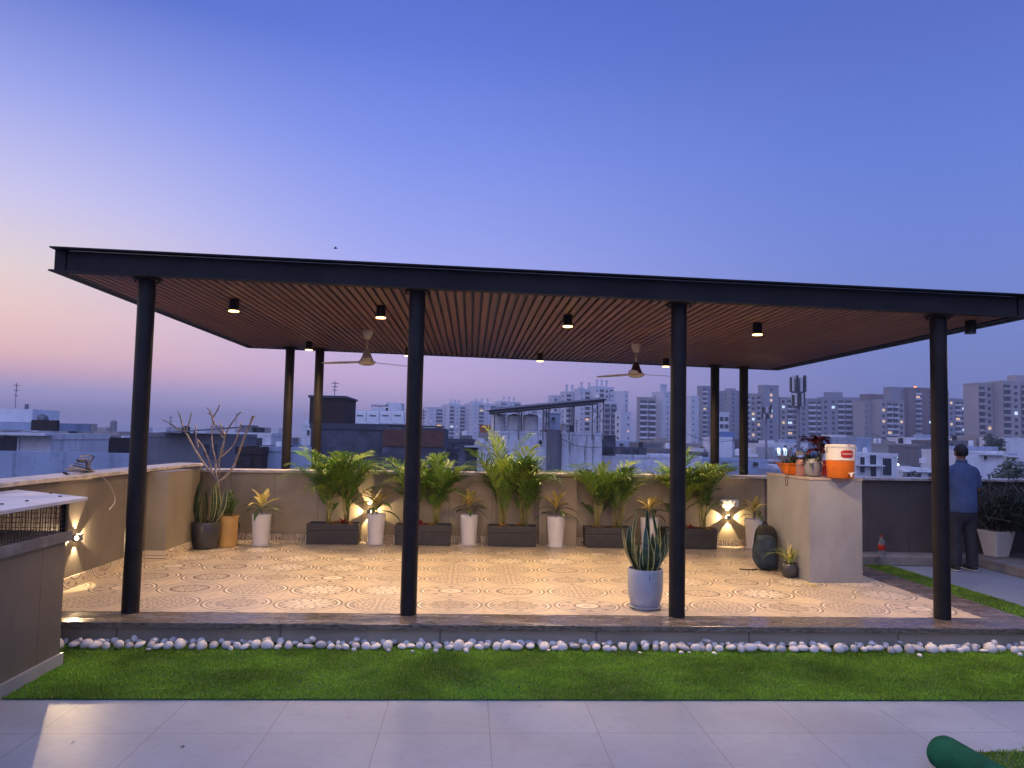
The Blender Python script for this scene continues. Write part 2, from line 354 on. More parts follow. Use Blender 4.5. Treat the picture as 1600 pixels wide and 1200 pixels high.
# ------------------------------------------------------------------ mesh building
class MB:
    def __init__(s): s.v, s.f, s.m = [], [], []
    def add(s, vs, fs, m=0):
        k = len(s.v); s.v += [tuple(v) for v in vs]; s.f += [[i+k for i in f] for f in fs]; s.m += [m]*len(fs); return s
    def box(s, x0, x1, y0, y1, z0, z1, m=0, M=None):
        vs = [(x,y,z) for z in (z0,z1) for x,y in ((x0,y0),(x1,y0),(x1,y1),(x0,y1))]
        if M is not None: vs = [M @ Vector(v) for v in vs]
        return s.add(vs, [(3,2,1,0),(4,5,6,7),(0,1,5,4),(1,2,6,5),(2,3,7,6),(3,0,4,7)], m)
    def prism(s, poly, z0, z1, m=0):                      # poly counter-clockwise; z may be functions of x
        f0 = z0 if callable(z0) else (lambda x, y: z0); f1 = z1 if callable(z1) else (lambda x, y: z1)
        n = len(poly); vs = [(x,y,f0(x,y)) for x,y in poly]+[(x,y,f1(x,y)) for x,y in poly]
        return s.add(vs, [tuple(reversed(range(n))), tuple(range(n,2*n))]+[(i,(i+1)%n,n+(i+1)%n,n+i) for i in range(n)], m)
    def tube(s, path, rad, seg=8, m=0, cap=True, flat=1.0):
        P = [Vector(p) for p in path]; n = len(P)
        if not isinstance(rad, (list, tuple)): rad = [rad]*n
        vs = []; prev = None
        for i, p in enumerate(P):
            d = (P[min(i+1,n-1)]-P[max(i-1,0)]); d = d.normalized() if d.length > 1e-9 else Vector((0,0,1))
            if prev is None: a = d.orthogonal().normalized()
            else:
                a = prev-d*prev.dot(d); a = a.normalized() if a.length > 1e-6 else d.orthogonal().normalized()
            prev = a; b = d.cross(a)
            for k in range(seg):
                q = 2*PI*k/seg; vs.append(p+(a*math.cos(q)+b*math.sin(q)*flat)*rad[i])
        fs = [(i*seg+k, i*seg+(k+1)%seg, (i+1)*seg+(k+1)%seg, (i+1)*seg+k) for i in range(n-1) for k in range(seg)]
        if cap: fs += [tuple(reversed(range(seg))), tuple((n-1)*seg+k for k in range(seg))]
        return s.add(vs, fs, m)
    def lathe(s, prof, o=(0,0,0), seg=28, m=0, sx=1, sy=1):
        vs = [(o[0]+r*sx*math.cos(2*PI*k/seg), o[1]+r*sy*math.sin(2*PI*k/seg), o[2]+z) for r, z in prof for k in range(seg)]
        n = len(prof)
        fs = [(i*seg+k, i*seg+(k+1)%seg, (i+1)*seg+(k+1)%seg, (i+1)*seg+k) for i in range(n-1) for k in range(seg)]
        if prof[0][0] > 1e-5: fs.append(tuple(reversed(range(seg))))
        if prof[-1][0] > 1e-5: fs.append(tuple((n-1)*seg+k for k in range(seg)))
        return s.add(vs, fs, m)
    def rings(s, rings, seg=20, m=0):                     # (centre, rx, ry) ellipses in planes of constant z
        vs = [(c[0]+rx*math.cos(2*PI*k/seg), c[1]+ry*math.sin(2*PI*k/seg), c[2]) for c, rx, ry in rings for k in range(seg)]
        n = len(rings)
        fs = [(i*seg+k, i*seg+(k+1)%seg, (i+1)*seg+(k+1)%seg, (i+1)*seg+k) for i in range(n-1) for k in range(seg)]
        return s.add(vs, fs+[tuple(reversed(range(seg))), tuple((n-1)*seg+k for k in range(seg))], m)
    def mesh(s, name, mats, smooth=False):
        me = bpy.data.meshes.new(name); me.from_pydata(s.v, [], s.f)
        for q in (mats if isinstance(mats, (list, tuple)) else [mats]): me.materials.append(q)
        if any(s.m): me.polygons.foreach_set('material_index', s.m)
        if smooth: me.polygons.foreach_set('use_smooth', [True]*len(s.f))
        me.update(); return me
    def build(s, name, mats, parent=None, smooth=False, bevel=0, angle=None):
        o = bpy.data.objects.new(name, s.mesh(name, mats, smooth)); C.objects.link(o)
        if parent is not None:
            o.parent = parent
        if bevel:
            b = o.modifiers.new('bevel', 'BEVEL'); b.width = bevel; b.segments = 2; b.limit_method = 'ANGLE'; b.angle_limit = R(40)
        if smooth and angle is not None: smooth_angle(o, angle)
        return o
def smooth_angle(o, deg):
    me = o.data; bm = bmesh.new(); bm.from_mesh(me)
    for e in bm.edges:
        if len(e.link_faces) == 2: e.smooth = e.calc_face_angle(0) < R(deg)
    bm.to_mesh(me); bm.free()
def tag(o, label=None, cat=None, group=None, kind=None):
    if label: o['label'] = label
    if cat: o['category'] = cat
    if group: o['group'] = group
    if kind: o['kind'] = kind
    return o
def thing(name, label, cat, loc=(0,0,0), rz=0, group=None):
    o = bpy.data.objects.new(name, None); C.objects.link(o); o.location = loc; o.rotation_euler = (0,0,rz); o.empty_display_size = .1
    return tag(o, label, cat, group)
def copy_tree(o, parent=None):
    c = o.copy(); C.objects.link(c); c.parent = parent
    for ch in o.children: copy_tree(ch, c)
    return c
def catmull(pts, n=6):
    P = [Vector(p) for p in pts]; P = [P[0]*2-P[1]]+P+[P[-1]*2-P[-2]]; out = []
    for i in range(1, len(P)-2):
        for k in range(n):
            u = k/n; a,b,c,d = P[i-1:i+3]
            out.append(.5*((2*b)+(c-a)*u+(2*a-5*b+4*c-d)*u*u+(3*b-a-3*c+d)*u**3))
    out.append(P[-2]); return out
def spot(name, parent, loc, direction, power, angle, blend=.3, col=(1,.66,.34), rad=.03):
    l = bpy.data.lights.new(name, 'SPOT'); l.energy = power; l.spot_size = R(angle); l.spot_blend = blend; l.color = col; l.shadow_soft_size = rad
    o = bpy.data.objects.new(name, l); C.objects.link(o); o.parent = parent; o.location = loc
    o.rotation_euler = Vector(direction).to_track_quat('-Z', 'Y').to_euler(); return o

# ================================================================== SETTING
FZ = .174                                                          # platform floor height
tag(MB().add([(-2500,-1500,-13),(2500,-1500,-13),(2500,2600,-13),(-2500,2600,-13)], [(0,1,2,3)]).build('ground', MT['cityground']), kind='structure')
tag(MB().box(-6,16,-8,11.7,-13,-.006).build('terrace', MT['c_grey']), kind='structure')
tag(MB().add([(-6,-8,0),(16,-8,0),(16,10.44,0),(-6,10.44,0)], [(0,1,2,3)]).build('paving', MT['paving']), kind='structure')
# raised platform: riser core, printed floor, granite edging
tag(MB().box(-3.66,4.74,6.01,10.44,.004,FZ-.045).build('platform', MT['plinth']), kind='structure')
tag(MB().add([(-3.66,6.28,FZ),(4.47,6.28,FZ),(4.47,10.44,FZ),(-3.66,10.44,FZ)], [(0,1,2,3)]).build('floor', MT['floor_tile']), kind='structure')
k = MB(); k.box(-3.66,4.85,5.92,6.279,FZ-.045,FZ+.002); k.box(4.471,4.85,6.281,10.44,FZ-.045,FZ+.002)
k.build('kerb', MT['granite'], bevel=.006)['kind'] = 'structure'

# ================================================================== PARAPETS
def wz(x, y=0): return 1.150+.0055*x
w = thing('parapet_wall', 'greige tiled parapet wall along the back behind the row of planters', 'wall', (0,10.42,0))
def wpart(mb, name, mt, par, **k):
    o = mb.build(name, mt, par, **k); o.location = -Vector(par.location); return o
wpart(MB().prism([(-3.9,10.42),(4.21,10.42),(4.21,10.64),(-3.9,10.64)], -.3, lambda x,y: wz(x)-.04), 'panel', MT['wall_back'], w)
wpart(MB().prism([(4.212,10.42),(14,10.42),(14,10.64),(4.212,10.64)], -.3, lambda x,y: wz(x)-.04), 'panel', wall_tile('dark wall cladding tile', 'x', c=(.125,.104,.09), off=.27), w)  # same tiled wall continued; its shade is painted in as a darker colour
wpart(MB().prism([(-3.66,10.36),(14,10.36),(14,10.70),(-3.66,10.70)], lambda x,y: wz(x)-.038, wz), 'coping', MT['coping'], w, bevel=.005)
wpart(MB().box(-3.42,4.3,10.402,10.419,FZ,FZ+.095), 'skirting', MT['skirt_back'], w)
p_ = MB().box(.98,1.50,10.30,10.4,FZ,1.1); wpart(p_, 'pilaster', MT['wall_back'], w)
w2 = thing('parapet_wall', 'long greige parapet wall on the left with a wall lamp and loose cables on top', 'wall', (-3.66,7,0))
wpart(MB().box(-3.9,-3.66,2,10.42,-.3,1.175), 'panel', MT['wall_side'], w2)
wpart(MB().box(-3.95,-3.61,2,10.35,1.178,1.215), 'coping', MT['coping'], w2, bevel=.005)
wpart(MB().box(-3.659,-3.64,5.92,8.7,FZ,FZ+.11), 'skirting', MT['skirt_side'], w2)
pl = MB().box(-3.66,-3.43,8.72,9.45,FZ+.11,1.172); wpart(pl, 'pilaster', mat('pilaster tile', (.215,.185,.145), .45, vary=.12, scale=3), w2)
wpart(MB().box(-3.659,-3.415,8.705,9.45,FZ,FZ+.11), 'skirting', MT['skirt_side'], w2)
# the shade block is added, unseen right of the viewer, to cut sky light
sr = thing('stair_room', 'plain grey rooftop stair room right of the terrace', 'stair room', (10.2,3.5,0))
def srp(mb, n, m): return wpart(mb, n, m, sr)
srp(MB().box(7.0,12.4,.4,7.8,.003,3.05), 'walls', MT['c_grey']); srp(MB().box(6.85,12.6,.2,7.95,3.052,3.2), 'roof', MT['coping'])
dr = srp(MB().box(6.96,6.998,2.6,3.5,.02,2.1), 'door', MT['black_metal']); srp(MB().box(6.95,6.998,2.5,2.598,.01,2.2).box(6.95,6.998,3.502,3.6,.01,2.2).box(6.95,6.998,2.6,3.5,2.102,2.2), 'door_frame', MT['coping'])
# low kerbed bed at the right
kb = MB(); kb.box(5.3,7.05,9.98,10.42,.003,.125); kb.box(7.05,13,8.2,10.42,.003,.125)
tag(kb.build('planter_kerb', mat('rough kerb stone', (.26,.235,.215), .7, vary=.2, scale=4, bmp=.3, pos=True), bevel=.008), 'low grey stone ledge at the foot of the right parapet behind the person', 'kerb')

# ================================================================== TURF
def turf(name, x0, x1, y0, y1, dens, seed, poly=None, z=.004, hmin=.009, hmax=.018):
    g = np.random.default_rng(seed); n = int((x1-x0)*(y1-y0)*dens)
    x = g.uniform(x0,x1,n); y = g.uniform(y0,y1,n)
    if poly is not None: k = poly(x,y); x, y = x[k], y[k]; n = len(x)
    cl = .5+.5*np.sin(x*9+np.sin(y*11)*2)*np.sin(y*13+x*3); h = g.uniform(hmin,hmax,n)*(.75+.5*cl)
    a = g.uniform(0,2*PI,n); lean = g.uniform(.1,.9,n)*h; wd = g.uniform(.0018,.0034,n)
    dirx, diry = np.cos(a), np.sin(a); sx, sy = -diry*wd, dirx*wd
    v = np.empty((n,5,3)); z0 = z
    v[:,0] = np.c_[x-sx,y-sy,np.full(n,z0)]; v[:,1] = np.c_[x+sx,y+sy,np.full(n,z0)]
    mx, my = x+dirx*lean*.35, y+diry*lean*.35
    v[:,2] = np.c_[mx+sx*.8,my+sy*.8,z0+h*.6]; v[:,3] = np.c_[mx-sx*.8,my-sy*.8,z0+h*.6]
    v[:,4] = np.c_[x+dirx*lean,y+diry*lean,z0+h]
    idx = np.arange(n)*5
    me = bpy.data.meshes.new(name); nv = n*5
    quads = np.c_[idx,idx+1,idx+2,idx+3]; tris = np.c_[idx+3,idx+2,idx+4]
    me.vertices.add(nv); me.vertices.foreach_set('co', v.reshape(-1))
    me.loops.add(n*7); lp = np.concatenate([quads.reshape(-1), tris.reshape(-1)]); me.loops.foreach_set('vertex_index', lp)
    me.polygons.add(2*n); ls = np.concatenate([np.arange(n)*4, n*4+np.arange(n)*3]); me.polygons.foreach_set('loop_start', ls)
    mi = g.choice([0,0,0,1,1,2], n, p=[.25,.2,.15,.2,.15,.05]); me.polygons.foreach_set('material_index', np.concatenate([mi,mi]))
    for q in ('grass_a','grass_b','grass_c'): me.materials.append(MT[q])
    me.update(calc_edges=True); me.validate()
    o = bpy.data.objects.new(name, me); C.objects.link(o); return o
bx_edge = lambda y: -2.8
tb = MB().box(-2.79,12,4.755,6.008,.001,.009).box(-3.6,-2.79,5.465,6.008,.001,.009)
tag(tb.build('turf_base', MT['turf_base']), kind='structure')
tag(turf('turf', -3.6,7.5,4.75,5.90,19000,3,z=.008,poly=lambda x,y: (x>-2.79)|(y>5.47)), 'short bright green artificial turf along the paved edge', 'turf', kind='stuff')
tb = MB().box(4.87,5.78,6.3,10.0,.001,.009)
tag(tb.build('turf_base', MT['turf_base']), kind='structure')
tag(turf('turf_strip', 4.88,5.78,6.3,9.97,8000,4,z=.008), 'narrow dark green turf strip beside the platform on the right', 'turf', kind='stuff')

# pebbles
peb = []
for i in range(10):
    bm = bmesh.new(); bmesh.ops.create_icosphere(bm, subdivisions=2, radius=1)
    ax = Vector((1, rnd.uniform(.62,.9), rnd.uniform(.5,.78))); off = Vector((rnd.uniform(0,9),)*3)
    for v in bm.verts:
        q = v.co.copy(); k = 1+.13*math.sin(q.x*2.1+off.x)+.10*math.sin(q.y*2.7+off.x*1.7)+.08*math.cos(q.z*3+off.x)
        v.co = Vector((q.x*ax.x, q.y*ax.y, q.z*ax.z))*k
    me = bpy.data.meshes.new('pebble'); bm.to_mesh(me); bm.free(); me.polygons.foreach_set('use_smooth', [True]*len(me.polygons))
    me.materials.append(MT['pebble' if i < 7 else 'pebble_grey']); peb.append(me)
def pebble(x, y, r, z):
    o = bpy.data.objects.new('pebble', rnd.choice(peb)); C.objects.link(o); o.location = (x,y,z)
    s = r; o.scale = (s, s, s*rnd.uniform(.9,1.1)); o.rotation_euler = (rnd.uniform(-.25,.25), rnd.uniform(-.25,.25), rnd.uniform(0,6.28))
    tag(o, 'smooth rounded white pebble in the strip between the turf and the granite step', 'pebble', 'white pebbles along the step')
x = -3.4
while x < 5.15:                                                     # front row, large
    r = rnd.uniform(.032,.056); pebble(x+r*.8, 5.825+rnd.uniform(-.03,.02), r, .012+r*.55); x += r*rnd.uniform(1.45,2.2)
x = -3.4
while x < 5.2:                                                      # back row against the riser
    r = rnd.uniform(.028,.045); pebble(x+r, 5.925+rnd.uniform(-.02,.02), r, .010+r*.6); x += r*rnd.uniform(1.6,3.2)

x = -3.3
while x < 5.2:                                                      # loose smaller ones between and on top
    r = rnd.uniform(.020,.034); pebble(x, 5.875+rnd.uniform(-.04,.04), r, .03+r*rnd.uniform(.5,1.2)); x += rnd.uniform(.07,.26)
for i in range(14): r = rnd.uniform(.016,.03); pebble(rnd.uniform(-2.6,5), rnd.uniform(5.68,5.79), r, .012+r*.5)

# ================================================================== PAVILION
pav = thing('pavilion', 'dark steel pavilion with a flat brown slatted roof on round columns', 'pavilion', (0.7,8.7,FZ))
def pp(mb, name, mt, **k): return wpart(mb, name, mt, pav, **k)
X0, X1, Y0, Y1, BH, FL = -3.40, 4.82, 6.045, 11.37, .175, .085
zlo = lambda x,y: cz(x,y); zhi = lambda x,y: cz(x,y)+BH
def channel(a, b, inw):
    """C channel from a to b (xy), flanges pointing away from inw"""
    a, b, n = Vector(a), Vector(b), Vector(inw); m = MB(); t = .012
    def bar(d0, d1, h0, h1):
        q = [a+n*d0, b+n*d0, b+n*d1, a+n*d1]
        ar = sum(q[i].x*q[(i+1)%4].y-q[(i+1)%4].x*q[i].y for i in range(4))
        if ar < 0: q.reverse()
        m.prism([(p.x,p.y) for p in q], lambda x,y: cz(x,y)+h0, lambda x,y: cz(x,y)+h1)
    bar(0, FL, -.012, 0); bar(0, FL, BH, BH+.012); bar(FL, FL+.012, .0005, BH-.0005)
    return m
fo = pp(channel((X0,Y0),(X1,Y0),(0,1)), 'edge_beam', MT['fascia'])
pp(channel((X0,Y1),(X1,Y1),(0,-1)), 'edge_beam', MT['fascia'])
pp(channel((X0+.002,Y0+FL),(X0+.002,Y1-FL),(1,0)), 'edge_beam', MT['fascia'])
pp(channel((X1-.002,Y0+FL),(X1-.002,Y1-FL),(-1,0)), 'edge_beam', MT['fascia'])
sl = MB(); xx = X0+FL+.02; P = .0765
while xx+P < X1-FL:
    a, b = xx+.0115, xx+P-.0115; y0, y1 = Y0+FL+.014, Y1-FL-.014
    vs = [(x,y,cz(x,y)+h) for y in (y0,y1) for x,h in ((a,.03),(a,.004),(a+.004,0),(b-.004,0),(b,.004),(b,.03))]
    sl.add(vs, [(i+1,i,i+6,i+7) for i in range(5)]); xx += P
pp(sl, 'ceiling', MT['slat'])
pp(MB().prism([(X0+FL+.012,Y0+FL+.012),(X1-FL-.012,Y0+FL+.012),(X1-FL-.012,Y1-FL-.012),(X0+FL+.012,Y1-FL-.012)], lambda x,y: cz(x,y)+.028, lambda x,y: cz(x,y)+BH-.02), 'roof_deck', MT['black_metal'])
def column(x, y, r, zb):
    m = MB(); zt = cz(x,y)+.03; m.tube([(x,y,zb),(x,y,zt)], r, 28, cap=False)
    c = pp(m, 'column', MT['steel'], smooth=True)
    f = MB(); f.lathe([(r+.001,-.016),(r+.045,-.016),(r+.045,-.004),(r+.001,-.004)], (x,y,cz(x,y)), 28)
    for q in range(6): f.tube([(x+(r+.03)*math.cos(q*PI/3),y+(r+.03)*math.sin(q*PI/3),cz(x,y)-.028),(x+(r+.03)*math.cos(q*PI/3),y+(r+.03)*math.sin(q*PI/3),cz(x,y)-.015)], .009, 6)
    o = f.build('collar', MT['steel'], c); return c
for x in (-2.71,-.475,1.772,4.086): column(x, 6.25, .0675, FZ+.003)
for x in (-2.70,-2.265,3.72,4.17): column(x, 11.12, .066, -.004)

DL = ['warm downlight under the left front of the slatted ceiling, nearest the first column',
      'warm downlight on the ceiling in front of the left fan', 'warm downlight on the ceiling between the two fans, nearer the front edge',
      'warm downlight on the right of the ceiling beyond the third column', 'small warm downlight far back beside the pair of left rear columns',
      'warm downlight far back, half hidden by the second column', 'small warm downlight far back near the middle of the rear edge',
      'warm downlight far back behind the third front column', 'unlit black downlight at the right front corner of the roof']
DP = [(-2.26,7.08),(-.88,7.08),(.92,7.1),(2.79,7.08),(-2.25,10.3),(-.91,10.55),(.97,10.5),(2.79,10.5),(4.50,6.42)]
def downlight():
    d = thing('downlight', DL[0], 'ceiling lamp')
    b = MB(); b.lathe([(.0,.0),(.043,0),(.045,-.004),(.045,-.118),(.036,-.118),(.036,-.105),(.0,-.105)], seg=24); b.build('housing', MT['black_metal'], d, smooth=True, angle=40)
    l = MB(); l.lathe([(.0,-.112),(.037,-.112),(.037,-.106),(0,-.106)], seg=24); l.build('lens', MT['lens'], d)
    r = MB(); r.lathe([(.037,-.1185),(.047,-.1185),(.047,-.110),(.0455,-.110)], seg=24); r.build('rim', MT['lens'], d); return d
dl0 = downlight()
for i, (x, y) in enumerate(DP):
    d = dl0 if i == 0 else copy_tree(dl0)
    d.location = (x,y,cz(x,y)); tag(d, DL[i], group='downlights under the pavilion roof')
    if i < 8: spot('downlight_beam', d, (0,0,-.125), (0,0,-1), DOWN_W, 152, .7, rad=.035)
    else:
        for ch in d.children:
            if ch.name.startswith(('lens','rim')):
                ch.data = ch.data.copy(); ch.data.materials[0] = MT['off_lens']

# ceiling fans
def fan(label, x, y, zc, rot, body):
    f = thing('ceiling_fan', label, 'fan', (x,y,cz(x,y)), rot, 'ceiling fans under the pavilion roof')
    h = zc-cz(x,y)
    m = MB(); m.lathe([(.0,0),(.062,0),(.064,-.012),(.058,-.05),(.035,-.095),(.022,-.108),(0,-.108)], seg=24); m.build('canopy', MT['fan_cream'], f, smooth=True, angle=50)
    m = MB(); m.tube([(0,0,-.10),(0,0,h+.16)], .011, 10); m.build('rod', MT['fan_cream'], f, smooth=True)
    m = MB(); m.lathe([(.018,h+.19),(.035,h+.175),(.06,h+.10),(.078,h+.065),(.078,h+.055),(0,h+.055)], seg=24); m.build('motor_cover', MT[body], f, smooth=True, angle=50)
    m = MB(); m.lathe([(0,h-.005),(.05,h),(.09,h+.014),(.104,h+.034),(.104,h+.05),(.07,h+.054),(0,h+.054)], seg=28); m.build('motor', MT['fan_cream'], f, smooth=True, angle=50)
    for k in range(3):
        a = k*2*PI/3; m = MB(); pts = []
        for j in range(9):
            u = j/8; rr = .10+u*.50; wv = .036+.016*math.sin(PI*min(1,u*1.1)) if u < .95 else .03
            for s in (-1,1):
                pts.append((rr, s*wv, h+.045+s*wv*.10-.008*u))
        vs = pts+[(p[0],p[1],p[2]-.006) for p in pts]; n = len(pts)
        fs = [(2*j,2*j+2,2*j+3,2*j+1) for j in range(8)]+[(n+2*j,n+2*j+1,n+2*j+3,n+2*j+2) for j in range(8)]
        fs += [(2*j,n+2*j,n+2*j+2,2*j+2) for j in range(8)]+[(2*j+1,2*j+3,n+2*j+3,n+2*j+1) for j in range(8)]+[(0,1,n+1,n),(16,n+16,n+17,17)]
        M = Matrix.Rotation(a,4,'Z'); m.add([M @ Vector(v) for v in vs], fs); m.build('blade', MT['fan_cream'], f, smooth=True, angle=40)
za = at(574,571,8.85).z; zb = at(994,590,9.0).z
fan('cream ceiling fan with a pale motor cover on the left, before the rear columns', -1.25, 8.85, za, R(158), 'fan_cream')
fan('cream ceiling fan with a brown motor cover on the right, beside the third column', 2.02, 9.0, zb, R(12), 'fan_brown')

# ================================================================== LEFT VENT BLOCK
vb = thing('masonry_vent', 'squat grey masonry vent block with wire mesh sides and an overhanging white slab', 'vent block', (-3.2,4.5,0))
def vp(mb, name, mt, **k): return wpart(mb, name, mt, vb, **k)
vp(MB().box(-3.62,-2.82,2.2,5.43,.004,.86), 'body', MT['wall_side'])
vp(MB().box(-3.62,-2.800,2.2,5.445,.003,.085), 'skirting', MT['cabinet'])
vp(MB().box(-3.62,-2.79,2.2,5.46,.861,.925), 'sill', mat('dusty sill', (.20,.18,.165), .8, vary=.3, bmp=.3))
sb = MB(); z1 = 1.125
for y in (5.41,): sb.box(-2.845,-2.81,y-.018,y+.018,.926,z1)
sb.box(-3.6,-3.565,5.392,5.428,.926,z1)
vp(sb, 'corner_post', MT['black_metal'])
g = MB(); y = 2.3
while y < 5.39:
    g.tube([(-2.825,y,.926),(-2.825+rnd.uniform(-.003,.003),y+rnd.uniform(-.004,.004),z1)], .0022, 4); y += .033
z = .95
while z < z1: g.tube([(-2.825,2.3,z),(-2.825,5.39,z)], .0022, 4); z += .034
x = -3.55
while x < -2.85: g.tube([(x,5.41,.926),(x,5.41,z1)], .0022, 4); x += .033
z = .95
while z < z1: g.tube([(-3.56,5.412,z),(-2.85,5.412,z)], .0022, 4); z += .034
vp(g, 'wire_mesh', mat('rusty wire', (.07,.045,.03), .6))
vp(MB().prism([(-3.60,2.0),(-2.77,2.0),(-2.77,5.60),(-3.60,6.16)], z1+.002, 1.152), 'slab', mat('white marble slab', (.60,.57,.55), .35, vary=.12, scale=4, bmp=.05), bevel=.004)
for (px,py) in ((18,765),(80,771),(94,776),(42,783),(3,788)):
    p = gp(px,py,1.153); m = MB(); m.lathe([(.011,0),(.009,.006),(0,.008)], p, 7, sx=1.3); tag(m.build('pebble_chip', MT['cable_dark']), 'tiny dark grit speck lying on the white slab of the vent block', 'grit', 'grit specks on the white slab')

# ================================================================== WALL LAMPS
def sconce(label, pos, nrm, tangent):
    n, tg = Vector(nrm), Vector(tangent); up = Vector((0,0,1)); p = Vector(pos)
    s = thing('wall_lamp', label, 'wall lamp', p, 0, 'four-way wall lamps')
    M = Matrix((tg, n, up)).transposed().to_4x4()
    b = MB(); b.box(-.03,.03,.004,.062,-.03,.03, 0, M); b.build('housing', MT['galv'], s, bevel=.004)
    bp = MB(); bp.box(-.025,.025,.0,.004,-.025,.025,0,M); bp.build('back_plate', MT['black_metal'], s)
    for d in (tg, -tg, up, -up):
        l = MB(); c = n*.034+d*.0305; q = MB()
        a = d.orthogonal().normalized(); b2 = d.cross(a)
        l.add([c+(a*math.cos(i*PI/6)+b2*math.sin(i*PI/6))*.019+d*.001*0 for i in range(12)], [tuple(range(12))]); l.build('lens', MT['lens_hot'], s)
        spot('lamp_beam', s, c+d*.012+n*.012, d*1.0-n*.22, SCONCE_W, 66, .15, (1,.72,.40), .008)
    return s
ps = atx(119,840,-3.645); ls = sconce('glaring four-way wall lamp on the left parapet beside the vent block', (-3.659,ps.y,ps.z), (1,0,0), (0,1,0))
spot('lamp_beam', ls, (.05,-.045,.0), (.60,-1,-.10), 85, 40, .9, (1,.70,.38), .01)
p1 = at(577,799,10.41); sconce('four-way wall lamp on the back parapet hidden behind a white potted plant', (p1.x,10.419,p1.z), (0,-1,0), (1,0,0))
p2 = at(1137,808,10.41); sconce('four-way wall lamp on the back parapet below the white socket plate', (p2.x,10.419,p2.z), (0,-1,0), (1,0,0))
q0 = at(1140,786,10.41)
sp_ = thing('socket_plate', 'white electrical socket plate on the back parapet above a wall lamp', 'socket plate', (q0.x,10.42,q0.z))
MB().box(-.13,.13,-.022,0,-.052,.052).build('plate', MT['white_plastic'], sp_, bevel=.006)
for i in (-.085,-.03): MB().box(i-.022,i+.022,-.027,-.0225,-.034,.034).build('switch', MT['white_plastic'], sp_, bevel=.002)
m = MB(); m.box(.005,.105,-.027,-.0225,-.036,.036); so = m.build('socket', MT['white_plastic'], sp_, bevel=.002)
m = MB()
for a,b in ((.03,.015),(.08,.015),(.03,-.015),(.08,-.015),(.055,.0)): m.lathe([(.006,-.0275),(.006,-.0285)], (a,0,0), 8); 
m = MB()
for a,b in ((.03,.016),(.08,.016),(.03,-.014),(.08,-.014),(.055,.022)): m.box(a-.006,a+.006,-.0295,-.0275,b-.005,b+.005)
m.build('holes', MT['black_metal'], so)

# ================================================================== PLANTS
def strip(mb, pts, wid, side, m=0, fold=0.0):
    """leaf blade along pts; wid per point; side = lateral direction per point; V fold with a midrib"""
    vs = []; n = len(pts)
    for p, w, s in zip(pts, wid, side):
        s = Vector(s); nrm = s.cross(Vector((0,0,1))); up = Vector((0,0,1))
        vs += [p-s*w+up*fold*w, p, p+s*w+up*fold*w]
    fs = []
    for i in range(n-1):
        a = 3*i; fs += [(a,a+1,a+4,a+3),(a+1,a+2,a+5,a+4)]
    mb.add(vs, fs, m)
def frond(mb, base, az, elev, length, droop, rr, mi, nl=19):
    pts = []; p = Vector(base); n = 12; e = elev; dirs = []
    for i in range(n+1):
        d = Vector((math.cos(az)*math.cos(e), math.sin(az)*math.cos(e), math.sin(e))); pts.append(p.copy()); dirs.append(d)
        p = p+d*(length/n); e -= droop/n*(.35+1.4*(i/n)); az += rr.uniform(-.03,.03)
    mb.tube(pts, [.0045*(1-.8*i/n) for i in range(n+1)], 4, 3)
    for k in range(nl):
        u = .30+.69*k/(nl-1); i = min(n-1, int(u*n)); w = u*n-i
        b = pts[i].lerp(pts[i+1], w); d = dirs[i]
        lat = d.cross(Vector((0,0,1)));
        if lat.length < .05: lat = Vector((-math.sin(az), math.cos(az), 0))
        lat.normalize(); nrm = lat.cross(d).normalized()
        L = length*.40*(math.sin(PI*min(1,(u-.22)/.86))**.6)*rr.uniform(.85,1.1)+.03
        for s in (-1,1):
            ang = R(rr.uniform(36,52)*(1-.35*u)); o = (d*math.cos(ang)+lat*s*math.sin(ang)+nrm*rr.uniform(.15,.4)).normalized()
            q0 = b; q1 = b+o*L*.5+Vector((0,0,-.03*L)); q2 = b+o*L*.95+Vector((0,0,-L*rr.uniform(.22,.42)))
            wd = rr.uniform(.0070,.0110); sd = o.cross(nrm).normalized()
            mb.add([q0-sd*wd*.4, q0+sd*wd*.4, q1+sd*wd, q1-sd*wd, q2], [(0,1,2,3),(3,2,4)], mi if rr.random() > .18 else rr.choice((0,1,2)))
PALM = ['palm_a','palm_b','palm_c','palm_stem']
